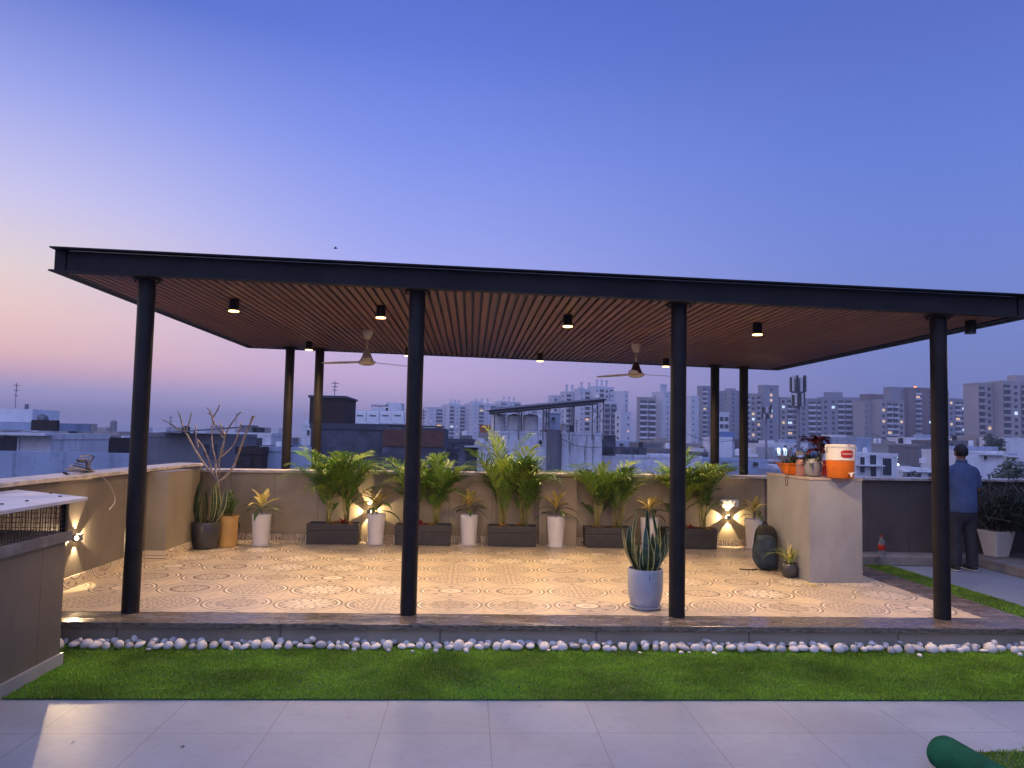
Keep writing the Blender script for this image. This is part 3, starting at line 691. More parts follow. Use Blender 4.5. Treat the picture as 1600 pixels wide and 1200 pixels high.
def palm(parent, cx, cy, z, h, seed, nf=13, name='areca_palm', tall=0):
    rr = random.Random(seed); st = MB(); lf = MB()
    for k in range(6):
        a = rr.uniform(0,6.28); r0 = rr.uniform(.0,.045); top = Vector((cx+math.cos(a)*(r0+.05),cy+math.sin(a)*(r0+.03),z+h*rr.uniform(.20,.42)))
        st.tube([(cx+math.cos(a)*r0,cy+math.sin(a)*r0,z-.03),Vector((cx+math.cos(a)*r0*1.2,cy+math.sin(a)*r0,z)).lerp(top,.5),top], [.010,.009,.007], 6)
        for j in range(3 if k % 2 else 4):
            az = rr.uniform(0,6.28); e = R(rr.uniform(66,89)); L = h*rr.uniform(.58,.86)
            frond(lf, top-Vector((0,0,rr.uniform(0,.10))), az, e, L, rr.uniform(.9,1.9), rr, rr.choice((0,0,1,1,2)))
    for j in range(7):                                               # young low leaves
        az = rr.uniform(0,6.28); frond(lf, (cx+rr.uniform(-.05,.05),cy+rr.uniform(-.03,.03),z+.05+rr.uniform(0,.28)), az, R(rr.uniform(52,82)), h*rr.uniform(.3,.5), rr.uniform(.6,1.4), rr, rr.choice((0,2,2)), 14)
    for j in range(tall):
        az = rr.uniform(0,6.28); frond(lf, (cx,cy,z+h*.45), az, R(rr.uniform(76,87)), h*rr.uniform(.64,.78), rr.uniform(.5,1.0), rr, rr.choice((0,1)))
    o = st.build('cane', MT['palm_stem'], parent, smooth=True); lf.build('fronds', [MT[q] for q in PALM], parent)
def rosette(mb, o, n, L, w, seed, m=0, e0=35):
    rr = random.Random(seed)
    for k in range(n):
        az = k*2.4+rr.uniform(-.2,.2); e = R(rr.uniform(e0,e0+45)); pts = []; p = Vector(o); LL = L*rr.uniform(.7,1.1)
        for i in range(6):
            pts.append(p.copy()); p = p+Vector((math.cos(az)*math.cos(e),math.sin(az)*math.cos(e),math.sin(e)))*LL/5; e -= R(18)
        sd = Vector((-math.sin(az),math.cos(az),0)); strip(mb, pts, [w*v for v in (.6,1,1,.85,.55,.05)], [sd]*6, m, .3)
def planter_box(label, xa, xb, seed, clumps, h, tall=0, red=0, deep=.27):
    cx = (xa+xb)/2; y = 10.10; hw = (xb-xa)/2
    t = thing('palm_planter', label, 'planter', (cx,y,FZ), 0, 'palm planters along the back parapet')
    m = MB(); H = .275; th = .022; fl = .008
    out0 = [(-hw+fl,0),(hw-fl,0),(hw-fl,deep),(-hw+fl,deep)]; out1 = [(-hw,-.006),(hw,-.006),(hw,deep+.006),(-hw,deep+.006)]
    inn = [(-hw+th,th),(hw-th,th),(hw-th,deep-th),(-hw+th,deep-th)]
    V = [(*p,.002) for p in out0]+[(*p,H*.60) for p in out1]
    g = .007; o2 = [(-hw+g,-.006+g),(hw-g,-.006+g),(hw-g,deep+.006-g),(-hw+g,deep+.006-g)]
    V += [(*p,H*.62) for p in o2]+[(*p,H*.66) for p in o2]+[(*p,H*.68) for p in out1]+[(*p,H) for p in out1]+[(*p,H) for p in inn]+[(*p,H-.05) for p in inn]
    Fc = [(3,2,1,0)]
    for r in range(7):
        a = r*4
        for i in range(4): Fc.append((a+i,a+(i+1)%4,a+4+(i+1)%4,a+4+i))
    m.add(V, Fc); m.build('box', MT['planter'], t, bevel=.003)
    MB().box(-hw+th,hw-th,th,deep-th,H-.08,H-.025).build('soil', MT['soil'], t)
    rr = random.Random(seed)
    for i, (dx, hh) in enumerate(clumps): palm(t, dx, deep/2, H-.03, hh, seed*10+i, 14, tall=tall if i == 0 else 0)
    m = MB(); m2 = MB()
    for i in range(3):
        x = rr.uniform(-hw+.08,hw-.08); rosette(m2, (x,rr.uniform(.05,.1),H-.03), 7, .12, .014, seed*7+i)
    m2.build('low_foliage', MT['orange_leaf'], t)
    if red:
        rosette(m, (red*hw,.06,H-.03), 12, .16, .016, seed*5, e0=45); m.build('bromeliad', MT['red_leaf'], t)
planter_box('charcoal planter of two lush palms nearest the left corner, between two white pots', -2.15, -1.46, 11, [(-.10,1.0),(.17,.93)], 1, red=.35)
planter_box('charcoal planter of palms partly hidden behind the second column', -.98, -.23, 12, [(-.14,.92),(.14,.95)], 1, red=-.1)
planter_box('charcoal planter with the tallest palms, in the middle of the back wall', .27, .93, 13, [(-.13,1.12),(.15,1.0)], 1, tall=4)
planter_box('charcoal planter of palms just right of the wall pilaster', 1.60, 2.25, 14, [(-.16,.95),(.15,.95)], 1)
planter_box('charcoal planter of palms partly hidden behind the third column, with a red bromeliad', 2.70, 3.42, 15, [(-.18,1.0),(.22,.98)], 1, red=-.05, tall=1)

def arch_leaf(mb, o, az, e, L, w, droop, m):
    pts = []; p = Vector(o); n = 8
    for i in range(n+1):
        pts.append(p.copy()); p = p+Vector((math.cos(az)*math.cos(e),math.sin(az)*math.cos(e),math.sin(e)))*L/n; e -= droop/n
    sd = Vector((-math.sin(az),math.cos(az),0)); strip(mb, pts, [w*v for v in (.25,.45,.75,.95,1,.95,.75,.45,.04)], [sd]*(n+1), m, .35)
def white_pot(label, px, pyb, seed, h=.41, r=.125, n=12, L=.40):
    b = gp(px, pyb, FZ); b.y = min(b.y, 10.25)
    t = thing('potted_cordyline', label, 'potted plant', (b.x,b.y,FZ), 0, 'white pots between the planters')
    m = MB(); m.lathe([(.0,.004),(r*1.03,.004),(r*1.08,.022),(r*.98,.022),(r*.9,.012),(0,.012)], seg=28); m.build('saucer', MT['white_ceramic'], t, smooth=True, angle=40)
    m = MB(); m.lathe([(0,.013),(r*.80,.013),(r*.83,.03),(r*.93,h*.55),(r,h-.006),(r*.985,h),(r*.93,h),(r*.91,h-.04),(0,h-.04)], seg=32); m.build('pot', MT['white_ceramic'], t, smooth=True, angle=40)
    m = MB(); m.lathe([(0,h-.036),(r*.9,h-.036),(r*.9,h-.0385),(0,h-.0385)], seg=20); m.build('soil', MT['soil'], t)
    rr = random.Random(seed); m = MB(); sh = rr.uniform(.10,.16)
    m.tube([(0,0,h-.05),(.008,.0,h+sh*.5),(0,0,h+sh)], [.009,.008,.007], 6); m.build('stem', MT['bark'], t, smooth=True)
    m = MB()
    for k in range(n):
        u = k/n; az = k*2.4+rr.uniform(-.3,.3)
        arch_leaf(m, (0,0,h+sh*(.15+.85*u)), az, R(18+46*u+rr.uniform(-8,8)), L*rr.uniform(.75,1.05)*(1-.25*u), .031, rr.uniform(1.3,2.0)*(1-.45*u), 0 if u > .45 else 1)
    for k in range(3): arch_leaf(m, (0,0,h+sh), rr.uniform(0,6.28), R(rr.uniform(44,80)), L*.66, .028, .8, 0)
    m.build('leaves', [MT['cord_top'],MT['cord_low']], t)
white_pot('white pot with a cream-leaved cordyline, leftmost of the white pots, beside the ochre pot', 407, 852, 21)
white_pot('white pot with drooping leaves standing in front of a glowing wall lamp', 587, 850, 22, n=14, L=.42)
white_pot('white pot with a cordyline just right of the second column', 732, 851, 23)
white_pot('white pot with a cordyline standing before the wall pilaster', 868, 854, 24)
white_pot('white pot with a cordyline directly behind the big snake plant', 1014, 856, 25)
white_pot('white pot with a leggy cordyline between the socket plate and the stone counter', 1178, 857, 26, L=.34)

def sword(mb, o, az, lean, L, w, rr, twist=0.):
    n = 8; pts = []; sides = []; a0 = rr.uniform(0,PI)+twist
    d = Vector((math.cos(az)*math.sin(lean), math.sin(az)*math.sin(lean), math.cos(lean)))
    for i in range(n+1):
        u = i/n; pts.append(Vector(o)+d*L*u+Vector((math.cos(az),math.sin(az),0))*L*.07*math.sin(u*PI*1.3)); a = a0+u*rr.uniform(.2,.5)
        sides.append(Vector((math.cos(a),math.sin(a),0)))
    wd = [w*v for v in (.6,.75,.9,1,1,.95,.8,.5,.03)]
    for (i, j, mi) in ((-1,-.74,1),(-.74,.74,0),(.74,1,1)):
        vs = []
        for p, s, q in zip(pts, sides, wd): vs += [p+s*q*i, p+s*q*j]
        mb.add(vs, [(2*k,2*k+1,2*k+3,2*k+2) for k in range(n)], mi)
# large snake plant at the platform edge
b = base(1008,956,FZ,.14); sn = thing('snake_plant', 'large snake plant in a rounded white pot at the front edge of the platform', 'potted plant', (b.x,b.y,FZ))
m = MB(); m.lathe([(0,.004),(.125,.004),(.148,.028),(.142,.03),(.12,.012),(0,.012)], seg=32); m.build('saucer', MT['front_pot'], sn, smooth=True, angle=40)
m = MB(); m.lathe([(0,.013),(.105,.013),(.125,.035),(.145,.10),(.154,.19),(.156,.34),(.153,.348),(.143,.348),(.140,.33),(.138,.30),(0,.30)], seg=40); sp0 = m.build('pot', MT['front_pot'], sn, smooth=True, angle=40)
m = MB(); m.box(-.004,.003,-.1575,-.155,.285,.300); m.box(-.007,.007,-.1575,-.155,.272,.278); m.box(-.002,.002,-.1575,-.155,.305,.315); m.build('maker_mark', MT['cable_dark'], sp0)
m = MB(); m.lathe([(0,.305),(.138,.305),(.138,.303),(0,.303)], seg=24); m.build('soil', MT['soil'], sn)
rr = random.Random(5); m = MB()
for (ax, le, L, w) in ((PI,.42,.44,.033),(PI*.95,.26,.44,.034),(2.4,.12,.58,.02),(1.2,.03,.60,.024),(.3,.04,.62,.016),(-.2,.10,.40,.04),(-1.2,.05,.30,.042),(.1,.40,.42,.036),(.25,.50,.45,.032),(2.9,.15,.33,.036),(.8,.2,.36,.03),(-.6,.22,.30,.034),(4.2,.2,.24,.03),(1.8,.22,.46,.030),(2.2,.34,.40,.032),(-2.4,.16,.36,.034),(-1.8,.10,.44,.030),(.6,.30,.46,.030),(-.4,.34,.36,.032),(3.6,.30,.36,.030)):
    sword(m, (math.cos(ax)*.06,math.sin(ax)*.05,.30), ax, le, L, w, rr, twist=-.4)
m.build('leaves', [MT['snake_green'],MT['snake_edge']], sn)
# corner group on the left
b = base(320,860,FZ,.16); sn = thing('snake_plant', 'snake plant in a dark rounded pot in the left corner', 'potted plant', (b.x,b.y,FZ))
m = MB(); m.lathe([(0,.003),(.125,.003),(.15,.03),(.172,.16),(.178,.325),(.172,.335),(.16,.335),(.156,.29),(0,.29)], seg=36); m.build('pot', MT['dark_pot'], sn, smooth=True, angle=40)
m = MB(); m.lathe([(0,.296),(.157,.296),(.157,.292),(0,.292)], seg=24); m.build('soil', MT['soil'], sn)
rr = random.Random(9); m = MB()
for k in range(16):
    a = rr.uniform(0,6.28); sword(m, (math.cos(a)*.08,math.sin(a)*.07,.29), a, rr.uniform(.08,.36), rr.uniform(.32,.66), rr.uniform(.018,.032), rr)
m.build('leaves', [MT['snake_green'],MT['snake_edge']], sn)
b = base(354,856,FZ,.12); op = thing('potted_foliage', 'tall ochre pot with a small bushy green plant in the left corner', 'potted plant', (b.x,b.y,FZ))
m = MB(); m.lathe([(0,.003),(.118,.003),(.122,.02),(.132,.37),(.138,.375),(.138,.395),(.125,.395),(.122,.36),(0,.36)], seg=32); m.build('pot', MT['yellow_pot'], op, smooth=True, angle=40)
m = MB(); m.lathe([(0,.365),(.122,.365),(.122,.362),(0,.362)], seg=20); m.build('soil', MT['soil'], op)
rr = random.Random(31); m = MB(); ms = MB()
for k in range(11):
    a = rr.uniform(0,6.28); e = Vector((math.cos(a)*rr.uniform(.03,.13), math.sin(a)*rr.uniform(.03,.11), .37+rr.uniform(.18,.34))); s0 = Vector((math.cos(a)*.03,math.sin(a)*.03,.36))
    ms.tube([s0, s0.lerp(e,.5)+Vector((0,0,.02)), e], [.005,.004,.002], 5)
    for j in range(16):
        p = s0.lerp(e,.2+.8*j/15); q = rr.uniform(0,6.28); arch_leaf(m, p, q, R(rr.uniform(10,60)), rr.uniform(.05,.085), .012, .8, 0)
ms.build('stems', MT['palm_stem'], op); m.build('leaves', MT['palm_a'], op)
dk = gp(299,861,FZ); dp = thing('potted_foliage', 'narrow black pot of thin dark leaves against the left parapet', 'potted plant', (dk.x+.04,dk.y+.2,FZ))
m = MB(); m.lathe([(0,.003),(.085,.003),(.105,.25),(.10,.256),(.095,.23),(0,.23)], seg=24); m.build('pot', MT['black_metal'], dp, smooth=True, angle=40)
rr = random.Random(12); m = MB()
for k in range(9):
    a = rr.uniform(0,6.28); sword(m, (math.cos(a)*.04,math.sin(a)*.04,.22), a, rr.uniform(.02,.14), rr.uniform(.5,.72), .011, rr)
m.build('leaves', [MT['shrub_dark'],MT['snake_green']], dp)
# bare frangipani, stems measured on the picture at their real distance
fr = thing('bare_frangipani', 'bare forked frangipani shrub rising leafless above the parapet in the left corner', 'shrub', (-3.10,9.93,FZ))
def fp(px, py, dy=0): return at(px, py, 9.93+dy)-Vector((-3.10,9.93,FZ))
m = MB(); m.lathe([(0,.003),(.10,.003),(.13,.27),(.135,.28),(.12,.28),(.117,.25),(0,.25)], seg=24); m.build('pot', MT['dark_pot'], fr, smooth=True, angle=40)
m = MB()
tr = [((343,835),(341,800),(340,765),(342,750)),((342,752),(325,733),(308,708),(297,688),(290,675)),((290,675),(276,669),(265,661),(254,656)),((290,675),(284,660),(281,650),(278,643)),((290,676),(295,662),(299,645)),
      ((342,752),(333,742),(326,718),(318,700),(308,686)),((340,750),(337,735),(338,722),(344,716),(348,700),(352,680)),((338,722),(333,702),(331,680),(333,660)),((333,660),(331,650),(325,645)),((333,661),(330,647),(326,640),(323,637)),((333,652),(340,640),(343,633)),((333,660),(340,668),(347,682),(352,682)),
      ((352,680),(358,667),(367,655),(372,648),(377,643)),((352,682),(346,668),(343,660)),((344,716),(355,706),(365,695),(375,670),(376,660)),((342,752),(352,745),(365,728),(374,705),(383,680),(392,660),(396,650)),((392,658),(395,650),(398,651)),((310,700),(306,680),(306,664)),((343,745),(343,720),(346,700))]
for j, q in enumerate(tr):
    dd = [(-.10,.02,.08,.14,-.05,.1,-.12,.04)[(j*3) % 8]*min(1,i/2) for i in range(len(q))]
    if j in (0,): dd = [0]*len(q)
    pts = catmull([fp(a[0],a[1],d) for a,d in zip(q,dd)], 4); n = len(pts)
    r0 = {0:.022,1:.016,5:.014,6:.015,15:.017}.get(j,.0105); m.tube(pts, [r0*(1-.30*i/(n-1)) for i in range(n)], 7)
m.build('stems', MT['bark'], fr, smooth=True)

# small black pot with grassy leaves beside the counter
b = base(1234,904,FZ,.09); gpz = thing('potted_grass', 'small round black pot with grassy yellow-green leaves by the stone counter', 'potted plant', (b.x,b.y,FZ))
m = MB(); m.lathe([(0,.003),(.06,.003),(.085,.04),(.095,.085),(.085,.13),(.068,.15),(.074,.162),(.064,.162),(.06,.14),(0,.14)], seg=30); m.build('pot', MT['dark_pot'], gpz, smooth=True, angle=50)
rr = random.Random(44); m = MB()
for k in range(30):
    a = rr.uniform(0,6.28); arch_leaf(m, (rr.uniform(-.03,.03),rr.uniform(-.03,.03),.14), a, R(rr.uniform(50,88)), rr.uniform(.2,.42), .006, rr.uniform(.6,2.4), rr.choice((0,0,1)))
m.build('leaves', [MT['palm_b'],MT['cord_top']], gpz)
for (px,py,s) in ((1262,913,1),(1268,916,2)):
    p = gp(px,py,FZ+.006); m = MB(); rr = random.Random(s)
    for k in range(5): arch_leaf(m, (0,0,0), rr.uniform(0,6.28), R(8), .09, .008, .3, 0)
    o = m.build('fallen_leaf', MT['cord_top'], None); o.location = p; tag(o, ['small yellow leaf fallen on the tiles against the counter corner','small yellow sprig fallen on the tiles in front of the counter'][s-1], 'leaf')

# ================================================================== STONE COUNTER AND WHAT STANDS ON IT
A = gp(1265,910,FZ); B = gp(1348,912,FZ); cx0, cx1, cy0 = 3.642, 4.225, 7.80; CH = 1.285
ct = thing('stone_counter', 'tall pale stone-clad counter block at the right of the platform', 'counter', (cx0,cy0,FZ))
m = MB().box(cx0,cx1,cy0,8.93,FZ,CH-.028); o = m.build('body', MT['cabinet'], ct, bevel=.003); o.location = (-cx0,-cy0,-FZ)
m = MB().box(cx0-.006,cx1+.006,cy0-.006,8.94,CH-.027,CH); o = m.build('top', mat('worn stone top', (.36,.30,.26), .45, vary=.3, scale=9, pos=True), ct, bevel=.003); o.location = (-cx0,-cy0,-FZ)
def on_top(px, py): return gp(px, py, CH+.001)
# orange seed tray, long side along the counter's left edge
b = on_top(1236,742); ot = thing('plant_trough', 'orange plastic plant trough with feathery green and spiky plants on the left of the counter', 'plant trough', (3.86,8.50,CH+.001), R(82))
hw, dp_ = .105, .235
def trough():
    m = MB(); z1, z2 = 0, .115; a, b = .75, 1.0
    V = [(sx*hw*a,sy*dp_*a+0,z1) for sx,sy in ((-1,-1),(1,-1),(1,1),(-1,1))]+[(sx*hw*b,sy*dp_*b,z2) for sx,sy in ((-1,-1),(1,-1),(1,1),(-1,1))]
    V += [(sx*(hw+.012),sy*(dp_+.012),z2) for sx,sy in ((-1,-1),(1,-1),(1,1),(-1,1))]+[(sx*(hw+.012),sy*(dp_+.012),z2+.018) for sx,sy in ((-1,-1),(1,-1),(1,1),(-1,1))]
    V += [(sx*(hw-.008),sy*(dp_-.008),z2+.018) for sx,sy in ((-1,-1),(1,-1),(1,1),(-1,1))]+[(sx*(hw-.02),sy*(dp_-.02),.085) for sx,sy in ((-1,-1),(1,-1),(1,1),(-1,1))]
    Fc = [(3,2,1,0),(20,21,22,23)]
    for r in range(5):
        for i in range(4): Fc.append((r*4+i,r*4+(i+1)%4,r*4+4+(i+1)%4,r*4+4+i))
    m.add(V, Fc)
    for q in (-.16,-.05,.06,.17): m.box(-hw*.9-.016,-hw*.9+.02,q-.012,q+.012,.015,z2)
    for q in (-.05,.05): m.box(q-.012,q+.012,-dp_*.9-.02,-dp_*.9+.02,.015,z2)
    return m
trough().build('trough', MT['orange'], ot, bevel=.004)
MB().box(-hw+.02,hw-.02,-dp_+.02,dp_-.02,.086,.10).build('soil', MT['soil'], ot)
rr = random.Random(3); m = MB()
for k in range(46):
    a = rr.uniform(0,6.28); m_ = (rr.gauss(0,.03), dp_-.06+rr.gauss(0,.02), .10); arch_leaf(m, m_, a, R(rr.uniform(25,85)), rr.uniform(.18,.32), .0045, rr.uniform(.2,.9), 0)
m.build('spiky_plant', mat('grey green spiky leaf', (.16,.15,.09), .6), ot)
m = MB()
for k in range(420):
    p = Vector((rr.uniform(-.08,.08), rr.uniform(-.21,.10), .10)); h = rr.uniform(.04,.16); q = p+Vector((rr.gauss(0,.03),rr.gauss(0,.03),h)); sd = Vector((rr.uniform(-1,1),rr.uniform(-1,1),0)).normalized()*.004
    m.add([p-sd,p+sd,q+sd*.7,q-sd*.7], [(0,1,2,3)])
m.build('feathery_plant', MT['shrub_dark'], ot)
# clear bottle jar
b = base(1250,744,CH+.001,.045); jb = thing('plastic_bottle', 'clear plastic bottle with a rounded top between the orange trough and the grey pot', 'bottle', (b.x,b.y,CH+.001))
m = MB(); m.lathe([(0,.002),(.040,.002),(.044,.012),(.044,.06),(.041,.07),(.044,.08),(.044,.15),(.038,.175),(.020,.195)], seg=24)
m.build('body', MT['clear'], jb, smooth=True, angle=50)
m = MB(); m.lathe([(.0205,.192),(.0205,.202),(.038,.215),(.045,.235),(.042,.26),(.028,.275),(0,.28)], seg=24); m.build('cup', MT['clear'], jb, smooth=True, angle=50)
m = MB(); m.lathe([(.022,.188),(.026,.188),(.026,.203),(.022,.203)], seg=20); m.build('collar', MT['black_metal'], jb)
# grey pot
b = base(1270,745,CH+.001,.10); gpot = thing('potted_succulent', 'grey glazed pot of pale rounded leaves on the front of the counter', 'potted plant', (b.x,b.y,CH+.001))
m = MB(); m.lathe([(0,.002),(.075,.002),(.09,.02),(.096,.09),(.096,.165),(.092,.172),(.082,.172),(.08,.14),(0,.14)], seg=32); m.build('pot', MT['grey_pot'], gpot, smooth=True, angle=40)
rr = random.Random(8); m = MB()
for k in range(26):
    a = rr.uniform(0,6.28); arch_leaf(m, (math.cos(a)*.03,math.sin(a)*.03,.14), a, R(rr.uniform(10,70)), rr.uniform(.08,.15), .022, 1.2, rr.choice((0,0,1)))
m.build('leaves', [mat('grey green fleshy leaf', (.09,.12,.09), .4), mat('silver leaf', (.45,.47,.45), .4)], gpot)
# red leaved plant in a red pot
b = base(1283,744,CH+.001,.30); rp = thing('red_leaved_plant', 'dark red-leaved plant in a small red pot beside the drink cooler', 'potted plant', (b.x,b.y,CH+.001))
m = MB(); m.lathe([(0,.002),(.06,.002),(.08,.15),(.086,.152),(.086,.17),(.072,.17),(.07,.14),(0,.14)], seg=28); m.build('pot', MT['label_red'], rp, smooth=True, angle=40)
rr = random.Random(18); m = MB(); ms = MB()
for k in range(16):
    a = rr.uniform(0,6.28); top = Vector((rr.uniform(-.16,.08),rr.uniform(-.1,.1),rr.uniform(.26,.44))); ms.tube([(0,0,.13),Vector((0,0,.25)).lerp(top,.4),top], [.005,.004,.003], 5)
    for j in range(4): arch_leaf(m, top, a+j*1.6, R(rr.uniform(-10,35)), rr.uniform(.09,.14), .034, 1.0, 0)
ms.build('stems', MT['bark'], rp); m.build('leaves', mat('dark red leaf', (.115,.012,.014), .45, vary=.5, scale=11, trans=.1), rp)
# drink cooler
b = base(1313,748,CH+.001,.145); ck = thing('drink_cooler', 'orange and white round drink cooler with a red oblong label and a white tap', 'drink cooler', (b.x,b.y,CH+.001))
m = MB(); m.lathe([(0,.002),(.128,.002),(.136,.012),(.143,.18),(.1435,.192)], seg=44); m.build('lower_body', MT['orange'], ck, smooth=True, angle=40)
m = MB(); m.lathe([(.1445,.192),(.148,.196),(.148,.206),(.1445,.21),(.147,.32),(.147,.325)], seg=44); m.build('upper_body', MT['white_plastic'], ck, smooth=True, angle=40)
m = MB(); m.lathe([(.149,.325),(.152,.33),(.152,.352),(.143,.360),(.05,.366),(0,.366)], seg=44); ld = m.build('lid', MT['white_plastic'], ck, smooth=True, angle=40)
MB().box(.002,.032,-.153,-.148,.352,.359).build('latch', MT['label_red'], ld)
hd = MB()
for s in (-1,1): hd.tube([(s*.149,-.012,.285),(s*.168,-.012,.30),(s*.170,-.012,.335),(s*.153,-.012,.345)], .008, 6)
hd.build('handle', MT['white_plastic'], ck, smooth=True)
lb = MB(); R0 = .1483
def curved(mb, u0, u1, z0, z1, rad, n=10, m=0, rz=0):
    vs = []
    for i in range(n+1):
        a = -PI/2+u0+(u1-u0)*i/n
        for r_ in (rad, rad-.003):
            for z in (z0,z1): vs.append((r_*math.cos(a), r_*math.sin(a), z))
    fs = []
    for i in range(n):
        k = 4*i; fs += [(k,k+4,k+5,k+1),(k+2,k+3,k+7,k+6),(k+1,k+5,k+7,k+3),(k,k+2,k+6,k+4)]
    fs += [(0,1,3,2),(4*n,4*n+2,4*n+3,4*n+1)]; mb.add(vs, fs, m)
curved(lb, -.42, .50, .232, .292, R0+.003); curved(lb, -.28, .36, .222, .302, R0+.002)
lab = lb.build('label', MT['label_red'], ck)
sc = MB(); pts = []
for i in range(40):
    u = -.34+.76*i/39; a = -PI/2+u; z = .262+.006*math.sin(i*1.15)+.002*math.sin(i*2.9); pts.append(((R0+.0045)*math.cos(a),(R0+.0045)*math.sin(a),z))
sc.tube(pts, .0026, 5); sc.build('lettering', MT['white_plastic'], lab)
tp = MB(); tp.tube([(.035,-.138,.052),(.035,-.175,.052)], .013, 10); tp.tube([(.035,-.170,.055),(.035,-.172,.022)], [.010,.008], 10); tp.box(.028,.062,-.182,-.168,.060,.072); tp.build('tap', MT['white_plastic'], ck, smooth=True, angle=40)
# loop of cord hanging over the counter edge
lp = [gp(px,py,CH) for px,py in ((1228,742),(1224,744))]
pt = [(3.70,8.30,CH+.006),(3.655,8.30,CH+.008),(3.628,8.30,CH-.02),(3.627,8.31,CH-.09),(3.627,8.335,CH-.125),(3.627,8.36,CH-.09),(3.628,8.36,CH-.02),(3.655,8.365,CH+.008),(3.72,8.37,CH+.006)]
tag(MB().tube(catmull(pt,5), .004, 6).build('cord_loop', mat('reddish cord', (.10,.035,.03), .7), smooth=True), 'thin reddish cord loop hanging over the left edge of the counter top', 'cord')
# backpack against the counter's side
bp = thing('backpack', 'navy and black backpack slumped against the left side of the counter', 'backpack', (3.50,8.62,FZ), R(-8))
def blob(mb, c, rx, ry, rz, pw=2.6, bulge=0, nu=20, nv=14, seed=0, wob=.03):
    rr = random.Random(seed); ph = [rr.uniform(0,6) for _ in range(3)]
    def sp_(v): return math.copysign(abs(v)**(2/pw), v)
    vs = []
    for j in range(nv+1):
        b_ = -PI/2+PI*j/nv
        for i in range(nu):
            a = 2*PI*i/nu; k = 1+wob*math.sin(3*a+ph[0]+2*b_)+wob*math.sin(5*b_+ph[1]+a)
            vs.append((c[0]+rx*k*sp_(math.cos(b_))*sp_(math.cos(a)), c[1]+ry*k*sp_(math.cos(b_))*sp_(math.sin(a)), c[2]+rz*sp_(math.sin(b_))))
    mb.add(vs, [(j*nu+i,j*nu+(i+1)%nu,(j+1)*nu+(i+1)%nu,(j+1)*nu+i) for j in range(nv) for i in range(nu)])
m = MB(); blob(m, (.01,.05,.255), .115, .145, .25, 3.6, seed=1, wob=.035); m.build('main_compartment', MT['pack_black'], bp, smooth=True)
m = MB(); blob(m, (-.025,-.075,.205), .125, .135, .20, 3.2, seed=2, wob=.06); m.build('front_pocket', MT['pack_blue'], bp, smooth=True)
m = MB(); m.tube(catmull([(-.11,-.02,.46),(-.14,-.04,.34),(-.145,-.06,.2),(-.12,-.05,.08)],5), .014, 6, flat=.4); m.build('shoulder_strap', MT['pack_black'], bp, smooth=True)
m = MB(); m.tube(catmull([(-.03,.03,.505),(0,.03,.545),(.03,.03,.505)],5), .009, 6); m.build('carry_handle', MT['pack_black'], bp, smooth=True)
m = MB(); m.tube(catmull([(-.12,-.10,.01),(-.17,-.14,.008),(-.25,-.15,.007),(-.33,-.12,.007)],5), .008, 6, flat=.4); m.build('loose_strap', MT['pack_black'], bp, smooth=True)

# ================================================================== RIGHT SIDE: bottle, square pot with a shrub, person
b = gp(1379,872,.128); cb = thing('soft_drink_bottle', 'plastic soft drink bottle with a red label on the ledge right of the counter', 'bottle', (b.x,b.y+.02,.127))
m = MB(); m.lathe([(0,.002),(.038,.002),(.044,.02),(.042,.08),(.044,.10),(.044,.19),(.038,.22),(.018,.265),(.0145,.285)], seg=24); m.build('body', MT['clear'], cb, smooth=True, angle=50)
m = MB(); m.lathe([(.0445,.105),(.0455,.108),(.0455,.175),(.0445,.178)], seg=24); m.build('label', MT['label_red'], cb, smooth=True)
m = MB(); m.lathe([(0,.31),(.015,.31),(.0165,.307),(.0165,.286),(0,.286)], seg=16); m.build('cap', MT['label_red'], cb)
b = gp(1548,873,.128); sqp = thing('potted_shrub', 'dark bushy shrub in a tapered square white pot on the ledge right of the person', 'potted plant', (7.42,10.13,.127), R(12))
def taper(w0, w1, h, th=.02):
    m = MB(); q = ((-1,-1),(1,-1),(1,1),(-1,1)); V = [(sx*w0,sy*w0,0) for sx,sy in q]+[(sx*w1,sy*w1,h) for sx,sy in q]+[(sx*(w1-th),sy*(w1-th),h) for sx,sy in q]+[(sx*(w1-th-.01),sy*(w1-th-.01),h-.06) for sx,sy in q]
    Fc = [(3,2,1,0),(12,13,14,15)]
    for r in range(3):
        for i in range(4): Fc.append((r*4+i,r*4+(i+1)%4,r*4+4+(i+1)%4,r*4+4+i))
    return m.add(V, Fc)
taper(.105,.165,.36).build('pot', MT['white_ceramic'], sqp, bevel=.008)
MB().box(-.13,.13,-.13,.13,.29,.315).build('soil', MT['soil'], sqp)
rr = random.Random(61); st = MB(); lf = MB()
for k in range(46):
    a = rr.uniform(-.6,6.0); L = rr.uniform(.25,.85); e = R(rr.uniform(15,86)); d = Vector((math.cos(a)*math.cos(e)+.18,math.sin(a)*math.cos(e)*.5-.12,math.sin(e)*1.05+.1)).normalized()
    q = Vector((rr.uniform(-.05,.05),rr.uniform(-.05,.05),.30)); e_ = q+d*L; st.tube([q,q.lerp(e_,.5)+Vector((0,0,.05)),e_], [.007,.005,.003], 5)
    for j in range(30):
        p = q.lerp(e_,.25+.75*j/29)+Vector((0,0,.02)); arch_leaf(lf, p, rr.uniform(0,6.28), R(rr.uniform(-10,60)), rr.uniform(.08,.18), .010, rr.uniform(.8,1.8), 0)
st.build('stems', MT['bark'], sqp); lf.build('leaves', MT['shrub_dark'], sqp)
dsb = thing('potted_shrub', 'dark spreading shrub in a black tub right of the square white pot', 'potted plant', (7.98,9.85,.127))
m = MB(); m.lathe([(0,.003),(.17,.003),(.21,.34),(.22,.35),(.2,.35),(.19,.3),(0,.3)], seg=28); m.build('tub', MT['dark_pot'], dsb, smooth=True, angle=40)
